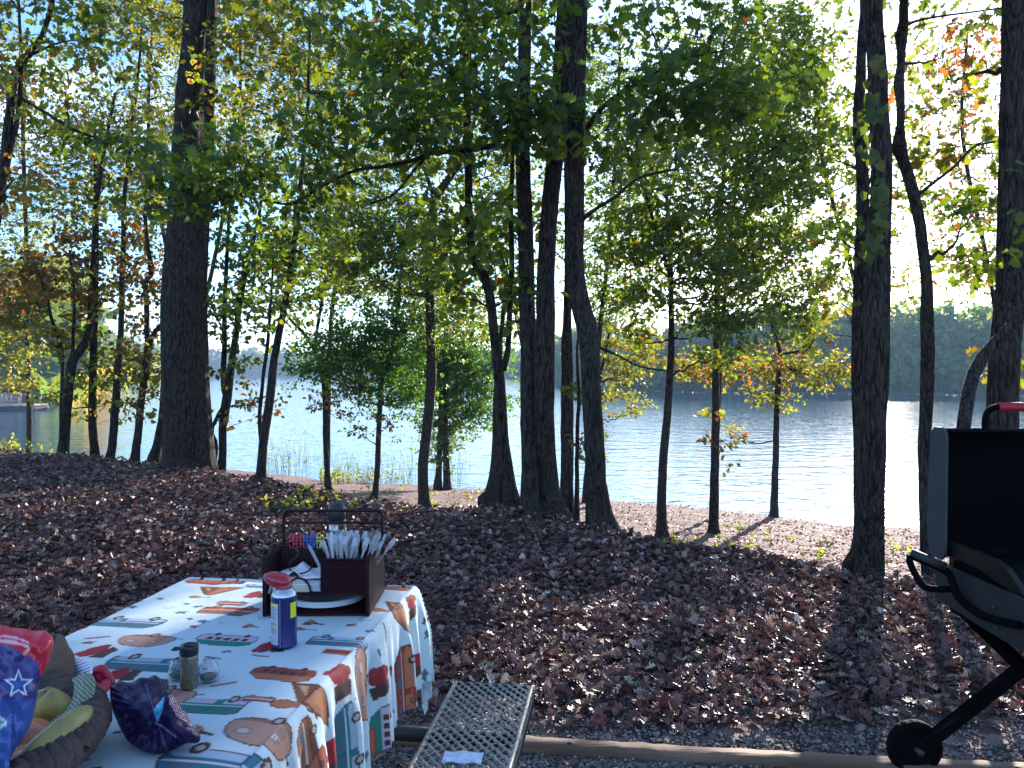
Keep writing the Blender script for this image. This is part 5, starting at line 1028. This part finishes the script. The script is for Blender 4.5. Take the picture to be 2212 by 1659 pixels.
# ------------------------------------------------------------------ snack bags
def pillow(outline, Y0, thick, colf, mt, name, label, cat, tiltk=0, nr=44, nt_=220, wr=.006, seed=2, parent=None):
    pts = catmull(np.array(list(outline) + [outline[0]], float), 10)[:-1]; ctr = np.array(outline, float).mean(0)
    d = np.concatenate([[0], np.cumsum(np.linalg.norm(np.diff(np.vstack([pts, pts[:1]]), axis=0), axis=1))]); s = np.linspace(0, d[-1], nt_ + 1)[:-1]; pp = np.vstack([pts, pts[:1]])
    ring = np.stack([np.interp(s, d, pp[:, 0]), np.interp(s, d, pp[:, 1])], 1); rr = np.linspace(.0, 1, nr); rs_ = np.random.default_rng(seed); ph = rs_.uniform(0, 6, 12)
    q = ctr + (ring - ctr)[None] * rr[:, None, None]
    m = MB()
    for side in (-1, 1):
        V = np.zeros((nr, nt_, 3)); th = np.arange(nt_) / nt_ * 2 * math.pi
        x, y = q[..., 0], q[..., 1]
        crk = sum(np.sin((x * math.cos(a) + y * math.sin(a)) / L_ + ph[i]) * w_ for i, (a, L_, w_) in enumerate(((.3, 9, 1), (1.2, 14, 1.2), (2.4, 6, .6), (.9, 4, .35), (1.9, 21, 1.3), (2.9, 11, .8))))
        crk = np.abs(crk) ** .8 * np.sign(crk)
        dp = thick * np.sqrt(np.clip(1 - rr ** 2.2, 0, 1))[:, None] * np.ones(nt_) + wr * crk * (1 - rr ** 6)[:, None] * .5 + wr * .25 * np.sin(th * 31 + 2 * np.sin(th * 5))[None] * (rr ** 3)[:, None]
        Yv = Y0 + tiltk * (ctr[1] - y) / F * Y0 + side * dp
        u_ = (x - CX) / F; v_ = -(y - CY) / F; dy = math.cos(PITCH) - v_ * math.sin(PITCH); dz = math.sin(PITCH) + v_ * math.cos(PITCH)
        Yc = Y0 + tiltk * (ctr[1] - y) / F * Y0
        V = np.stack([u_ / dy * Yv, Yv, dz / dy * Yv + CAMZ], -1)
        C = colf(x, y); m.grid(V if side > 0 else V[::-1], col=(C if side > 0 else C[::-1]).reshape(-1, 3), closeu=True)
    o = m.build(name, mt, parent)
    if label: tag(o, label, cat)
    return o
M_foil = mat('glossy_foil', (1, 1, 1), .33, .1, tint=True, coat=.1)
M_foil2 = mat('crinkled_foil', (1, 1, 1), .42, 0, tint=True, bump=.7, bscale=45, bdist=.012, spec=.35)
def star(cx_, cy_, r, r2=.42, n=5, rot=-math.pi / 2): return [(cx_ + (r if k % 2 == 0 else r * r2) * math.cos(rot + k * math.pi / n), cy_ + (r if k % 2 == 0 else r * r2) * math.sin(rot + k * math.pi / n)) for k in range(2 * n)]
def inpoly(x, y, pts):
    ins = np.zeros(x.shape, bool); n = len(pts)
    for k in range(n):
        (xa, ya), (xb_, yb) = pts[k], pts[(k + 1) % n]
        if ya == yb: continue
        ins ^= ((y < ya) != (y < yb)) & (x < (xb_ - xa) * (y - ya) / (yb - ya) + xa)
    return ins
def col_left(x, y):
    C = np.ones(x.shape + (3,)) * np.array([.035, .03, .16]); C[y > 1510] = (.04, .08, .30)
    top = 1400 + .0035 * (x - 10) ** 2; tr_ = inpoly(x, y, [(-90, 1300), (130, 1300), (130, 1400), (92, 1470), (86, 1450), (80, 1428), (48, 1412), (20, 1392), (-90, 1392)]); C[tr_] = (.50, .012, .03)
    for a_, b_ in ((1372, 1377), (1381, 1388)): C[(y > a_ + .0035 * (x) ** 2) & (y < b_ + .0035 * x ** 2) & (x < 62)] = (.72, .35, .38)
    C[inpoly(x, y, [(48, 1412), (62, 1398), (66, 1402), (52, 1417)])] = (.75, .4, .42); C[inpoly(x, y, star(40, 1478, 34))] = (.55, .62, .72); C[inpoly(x, y, star(40, 1478, 25))] = (.02, .05, .22)
    C[inpoly(x, y, [(-60, 1530), (0, 1542), (18, 1562), (-2, 1578), (-60, 1575)])] = (.6, .65, .68); C[inpoly(x, y, [(-60, 1536), (-2, 1548), (10, 1561), (-4, 1570), (-60, 1568)])] = (.02, .18, .14); return C
pillow([(-60, 1340), (0, 1350), (50, 1358), (88, 1362), (100, 1362), (116, 1384), (108, 1420), (96, 1452), (84, 1480), (76, 1530), (60, 1580), (22, 1640), (10, 1720), (-70, 1730), (-110, 1600), (-100, 1420)], 1.33, .045, col_left, M_foil,
       'snack_bag', 'red and blue snack bag with a white outlined star at the left edge', 'snack bag', tiltk=.25)
def col_purple(x, y):
    C = np.ones(x.shape + (3,)) * np.array([.016, .006, .045]); C[inpoly(x, y, [(330, 1535), (356, 1502), (352, 1530), (340, 1562)])] = (.06, .35, .60); g = inpoly(x, y, [(362, 1490), (372, 1500), (395, 1530), (425, 1570), (415, 1572), (380, 1545), (366, 1520)])
    h_ = np.sin(x * .9 + y * .3) * np.sin(y * .8 - x * .4); C[g & (h_ > -.1)] = (.40, .10, .14); C[g & (h_ > .45)] = (.85, .75, .72)
    C[np.abs((x - 318) - (y - 1490) * .32) < .8] = np.array([.12, .12, .25]); C[inpoly(x, y, [(335, 1560), (350, 1566), (383, 1592), (381, 1595), (348, 1570), (334, 1563)])] = (.16, .16, .3)
    C[inpoly(x, y, [(320, 1470), (340, 1462), (362, 1474), (370, 1500), (350, 1505), (330, 1498)])] = (.015, .008, .03); return C
pillow([(237, 1484), (256, 1472), (282, 1474), (303, 1464), (321, 1464), (334, 1458), (348, 1466), (362, 1468), (366, 1484), (374, 1503), (392, 1528), (408, 1549), (420, 1572), (433, 1588), (428, 1604), (404, 1606), (380, 1616), (341, 1629), (308, 1621), (278, 1602), (262, 1578), (250, 1552), (240, 1524)], 1.60, .048, col_purple, M_foil2,
       'crisp_bag', 'dark purple crinkled snack bag lying between the basket and the spice jar', 'snack bag', tiltk=.55, wr=.016, seed=5)
def col_white(x, y):
    C = np.ones(x.shape + (3,)) * np.array([.62, .68, .76]); C[(np.sin(x * .35 + y * .9) > .55)] = (.10, .14, .30); C[(x > 195)] = (.8, .82, .85); return C
br = empty('bread_bag', tuple(atY(175, 1466, 1.78)), 'white and blue bread bag tied with a red twist behind the basket', 'bread bag')
pillow([(142, 1422), (160, 1418), (180, 1426), (196, 1440), (210, 1456), (216, 1466), (200, 1476), (170, 1470), (146, 1462), (138, 1442)], 1.80, .03, col_white, mat('white_film', (1, 1, 1), .35, tint=True), 'wrapper', None, None, tiltk=.4, seed=9, parent=br)
m = MB(); q = lambda x, y, Y=1.72: atY(x, y, Y)
m.tube(catmull([q(206, 1450), q(220, 1446), q(228, 1456), q(238, 1474), q(230, 1480), q(214, 1462), q(206, 1450)], 6), .0105, 10); m.tube(catmull([q(190, 1478, 1.66), q(200, 1482, 1.66), q(214, 1492, 1.66), q(224, 1488, 1.68), q(228, 1476, 1.7)], 6), .011, 10); m.tube(catmull([q(211, 1470), q(218, 1456), q(224, 1470), q(233, 1482)], 5), .008, 8)
m.build('red_twist', mat('red_ribbon', (.40, .01, .035), .4), br)
# ------------------------------------------------------------------ portable grill
blk = mat('black_enamel', (.002, .002, .003), .8, 0, .1, 100, spec=.06); gry = mat('grey_cast_end', (.035, .038, .043), .7, 0, .2, 120); cast2 = mat('dark_grey_panel', (.012, .013, .016), .6, 0, .15, 120); cast = mat('dark_cast', (.05, .05, .05), .5, .5, .3, 80); gp_ = mat('brown_grey_steel', (.028, .025, .022), .4, .7, .15, 60)
gr = empty('portable_grill', (1.95, 2.6, 0), 'black folding gas grill with open lid at the right edge', 'grill')
X0, X1 = 1.53, 2.25; lid = MB()
lid.bbox((X0 + .012, 2.79, .885), (X1 - .012, 2.802, 1.338), .003); lid.bbox((X0 + .012, 2.715, 1.326), (X1 - .012, 2.7895, 1.340), .005); lid.bbox((X0 + .012, 2.73, .885), (X1 - .012, 2.7895, .897), .003)
lo = lid.build('lid', blk, gr)
for xa in (X0, X1 - .011):
    pr = [(2.722, .885), (2.714, .90), (2.712, 1.31), (2.72, 1.337), (2.745, 1.347), (2.785, 1.346), (2.808, 1.325), (2.824, 1.10), (2.826, .95), (2.815, .90), (2.79, .875), (2.74, .873)]
    V = np.array([(xa, y, z) for y, z in pr] + [(xa + .011, y, z) for y, z in pr]); n = len(pr); m = MB(); m.add(V, [tuple(range(n))[::-1]] if False else [np.array([[i, (i + 1) % n, n + (i + 1) % n, n + i] for i in range(n)])])
    c1_, c2_ = V[:n].mean(0), V[n:].mean(0); m.add(np.vstack([V[:n], c1_]), [np.array([[i, n, (i + 1) % n] for i in range(n)])]); m.add(np.vstack([V[n:], c2_]), [np.array([[(i + 1) % n, n, i] for i in range(n)])]); m.build('lid_end', gry, lo, smooth=False)
m = MB(); hz_ = 1.418; m.tube(catmull([(1.70, 2.76, 1.335), (1.70, 2.76, 1.375), (1.712, 2.76, 1.405), (1.74, 2.76, hz_), (1.78, 2.76, hz_), (2.0, 2.76, hz_), (2.05, 2.76, 1.405), (2.06, 2.76, 1.375), (2.06, 2.76, 1.335)], 6), .0115, 10); hd = m.build('handle', blk, lo)
m = MB(); m.tube([(1.745, 2.76, hz_), (2.0, 2.76, hz_)], .0165, 14, rough=lambda n, s, th: 1 + .03 * np.cos(th * 7)[None] * np.ones((n, 1))); m.build('grip', mat('red_grip', (.35, .012, .02), .45), hd)
def plate(pts, x, t, name, mt, par):
    n = len(pts); V = np.array([(x, y, z) for y, z in pts] + [(x + t, y, z) for y, z in pts]); m = MB(); m.add(V, [np.array([[i, n + i, n + (i + 1) % n, (i + 1) % n] for i in range(n)])])
    for s_, o_ in ((0, 0), (1, n)):
        c_ = V[o_:o_ + n].mean(0); ix = np.array([[i, (i + 1) % n, n] if s_ == 0 else [(i + 1) % n, i, n] for i in range(n)]); m.add(np.vstack([V[o_:o_ + n], c_]), [ix])
    return m.build(name, mt, par, smooth=False)
plate([(2.745, .94), (2.60, .943), (2.47, .940), (2.41, .925), (2.35, .885), (2.31, .85), (2.33, .84), (2.42, .865), (2.56, .888), (2.745, .893)], 1.555, .02, 'bowl_end', gp_, gr)
m = MB(); m.bbox((1.576, 2.25, .70), (X1 - .05, 2.755, .885), .02); bo = m.build('firebox', blk, gr)
pn = plate([(2.755, .862), (2.32, .866), (2.24, .86), (2.24, .708), (2.40, .712), (2.755, .73)], 1.525, .012, 'end_panel', cast2, gr)
for y_, z_ in ((2.66, .80), (2.47, .76), (2.42, .80), (2.40, .745)):
    m = MB(); m.tube([(1.5245, y_, z_), (1.519, y_, z_)], .0065, 8); m.build('bolt', cast, pn)
m = MB(); m.tube(catmull([(1.39, 2.675, .905), (1.43, 2.66, .888), (1.475, 2.64, .868), (1.497, 2.62, .850), (1.50, 2.575, .79), (1.508, 2.50, .765), (1.512, 2.42, .765), (1.512, 2.28, .79)], 6), .0125, 10)
m.tube(catmull([(1.39, 2.675, .905), (1.388, 2.672, .88), (1.41, 2.66, .825), (1.43, 2.65, .80), (1.47, 2.64, .795), (1.512, 2.63, .80)], 6), .0115, 10); m.build('side_handle', blk, gr)
plate([(2.70, .918), (2.64, .918), (2.61, .884), (2.61, .870), (2.70, .898)], 1.388, .004, 'handle_pad', gry, gr) if False else None
m = MB(); m.tube([(1.393, 2.678, .9125), (1.49, 2.632, .873)], .0165, 10); m.build('handle_sleeve', cast2, gr)
m = MB(); m.tube([(1.60, 2.74, .88), (1.60, 2.74, .86), (1.60, 2.74, .83)], .013, 8); m.build('hinge', cast, gr)
m = MB(); m.tube([(2.05, 2.70, 1.13), (1.80, 2.64, .885)], .011, 8); m.tube([(1.86, 2.60, 1.15), (2.1, 2.60, 1.06)], .006, 8); m.build('lid_stay', blk, gr)
def leg(p, q_, w_, name='leg'):
    p, q_ = np.array(p, float), np.array(q_, float); d = q_ - p; Lg = np.linalg.norm(d); d /= Lg; s_ = np.array([0, 1., 0]); u_ = np.cross(s_, d); Mx = (np.stack([u_, s_, d], 1), p); m = MB(); m.bbox((-w_ / 2, -.016, 0), (w_ / 2, .016, Lg), .004, M=Mx); return m.build(name, blk, gr)
leg((1.548, 2.90, .11), (2.30, 2.90, .715), .050); leg((1.61, 2.80, .715), (2.32, 2.80, .03), .052); leg((1.66, 2.36, .715), (2.32, 2.36, .03), .045); leg((1.70, 2.30, .05), (2.28, 2.30, .70), .045)
m = MB(); m.bbox((1.62, 2.30, .655), (2.25, 2.84, .699), .01); m.build('under_tray', blk, gr)
m = MB(); u_ = np.linspace(0, 2 * math.pi, 73)[:-1]; pr = np.array([(.012, -.020), (.060, -.022), (.066, -.014), (.082, -.016), (.086, -.024), (.097, -.022), (.102, -.012), (.103, 0), (.102, .012), (.097, .022), (.086, .024), (.012, .022)])
rr = pr[:, 0][:, None] * np.where((pr[:, 0] > .095)[:, None], 1 + .018 * (np.sin(u_ * 36) > 0)[None], 1); m.grid(np.stack([rr * np.cos(u_), pr[:, 1][:, None] * np.ones(72), rr * np.sin(u_)], -1) + np.array([1.545, 2.93, .104]), closeu=True); wh = m.build('wheel', blk, gr, smooth=False)
m = MB(); m.tube([(1.545, 2.875, .104), (1.545, 2.96, .104)], .012, 12); m.build('axle', cast, wh)
SKY=.12; SUNE=5; EXPO=1.9; HAZE=.0005
# ------------------------------------------------------------------ light, sky, camera
w = bpy.data.worlds.new('World'); SC.world = w; w.use_nodes = True; nt = w.node_tree; N = nt.nodes.new; L = nt.links.new
bg = nt.nodes['Background']; sk = N('ShaderNodeTexSky'); sk.sky_type = 'NISHITA'; sk.sun_disc = False; sk.sun_elevation = SUN_EL; sk.sun_rotation = SUN_AZ; sk.air_density = 1.0; sk.dust_density = .6; sk.ozone_density = 5.5
tc = N('ShaderNodeTexCoord'); mp = N('ShaderNodeMapping'); mp.inputs['Scale'].default_value = (1, 1, 3.2); L(tc.outputs['Generated'], mp.inputs['Vector'])
n = N('ShaderNodeTexNoise'); n.inputs['Scale'].default_value = 2.6; n.inputs['Detail'].default_value = 8; n.inputs['Roughness'].default_value = .6; L(mp.outputs['Vector'], n.inputs['Vector'])
mr = N('ShaderNodeMapRange'); mr.inputs['From Min'].default_value = .52; mr.inputs['From Max'].default_value = .70; mr.inputs['To Max'].default_value = .6; L(n.outputs['Fac'], mr.inputs['Value'])
mx = N('ShaderNodeMix'); mx.data_type = 'RGBA'; L(mr.outputs[0], mx.inputs[0]); L(sk.outputs[0], mx.inputs[6]); mx.inputs[7].default_value = (6.5, 7.6, 9.5, 1)
L(mx.outputs[2], bg.inputs['Color']); bg.inputs['Strength'].default_value = SKY
sd = bpy.data.lights.new('sun', 'SUN'); sd.energy = SUNE; sd.angle = R(.5); sd.color = (1, .93, .83)
so = bpy.data.objects.new('sun', sd); COL.objects.link(so)
from mathutils import Vector
dv = Vector((math.sin(SUN_AZ) * math.cos(SUN_EL), math.cos(SUN_AZ) * math.cos(SUN_EL), math.sin(SUN_EL)))
so.rotation_euler = dv.to_track_quat('Z', 'Y').to_euler(); so.location = (10, 20, 12)
cd = bpy.data.cameras.new('camera'); cam = bpy.data.objects.new('camera', cd); COL.objects.link(cam)
cam.location = (0, 0, CAMZ); cam.rotation_euler = (math.pi / 2 + PITCH, 0, 0)
cd.sensor_width = 36; cd.lens = 36 * F / 2212; cd.clip_end = 3000; cd.clip_start = .05
SC.camera = cam
SC.view_settings.view_transform = 'Standard'; SC.view_settings.look = 'None'; SC.view_settings.exposure = EXPO; SC.view_settings.gamma = 1
SC.cycles.max_bounces = 8; SC.cycles.diffuse_bounces = 4; SC.cycles.glossy_bounces = 3; SC.cycles.transmission_bounces = 6; SC.cycles.volume_bounces = 0
SC.cycles.sample_clamp_indirect = 6; SC.cycles.sample_clamp_direct = 60; SC.cycles.caustics_reflective = False; SC.cycles.caustics_refractive = False
SC.cycles.use_denoising = True

hz = MB(); hz.box((-1900, -60, -8.5), (1900, 930, 34)); m = bpy.data.materials.new('air_haze'); m.use_nodes = True; nt = m.node_tree
for q in list(nt.nodes): nt.nodes.remove(q)
ou = nt.nodes.new('ShaderNodeOutputMaterial'); vo = nt.nodes.new('ShaderNodeVolumePrincipled'); vo.inputs['Color'].default_value = (.48, .72, 1, 1); vo.inputs['Density'].default_value = HAZE; vo.inputs['Anisotropy'].default_value = .1
nt.links.new(vo.outputs[0], ou.inputs['Volume']); o = hz.build('haze', m, smooth=False); tag(o, kind='stuff')
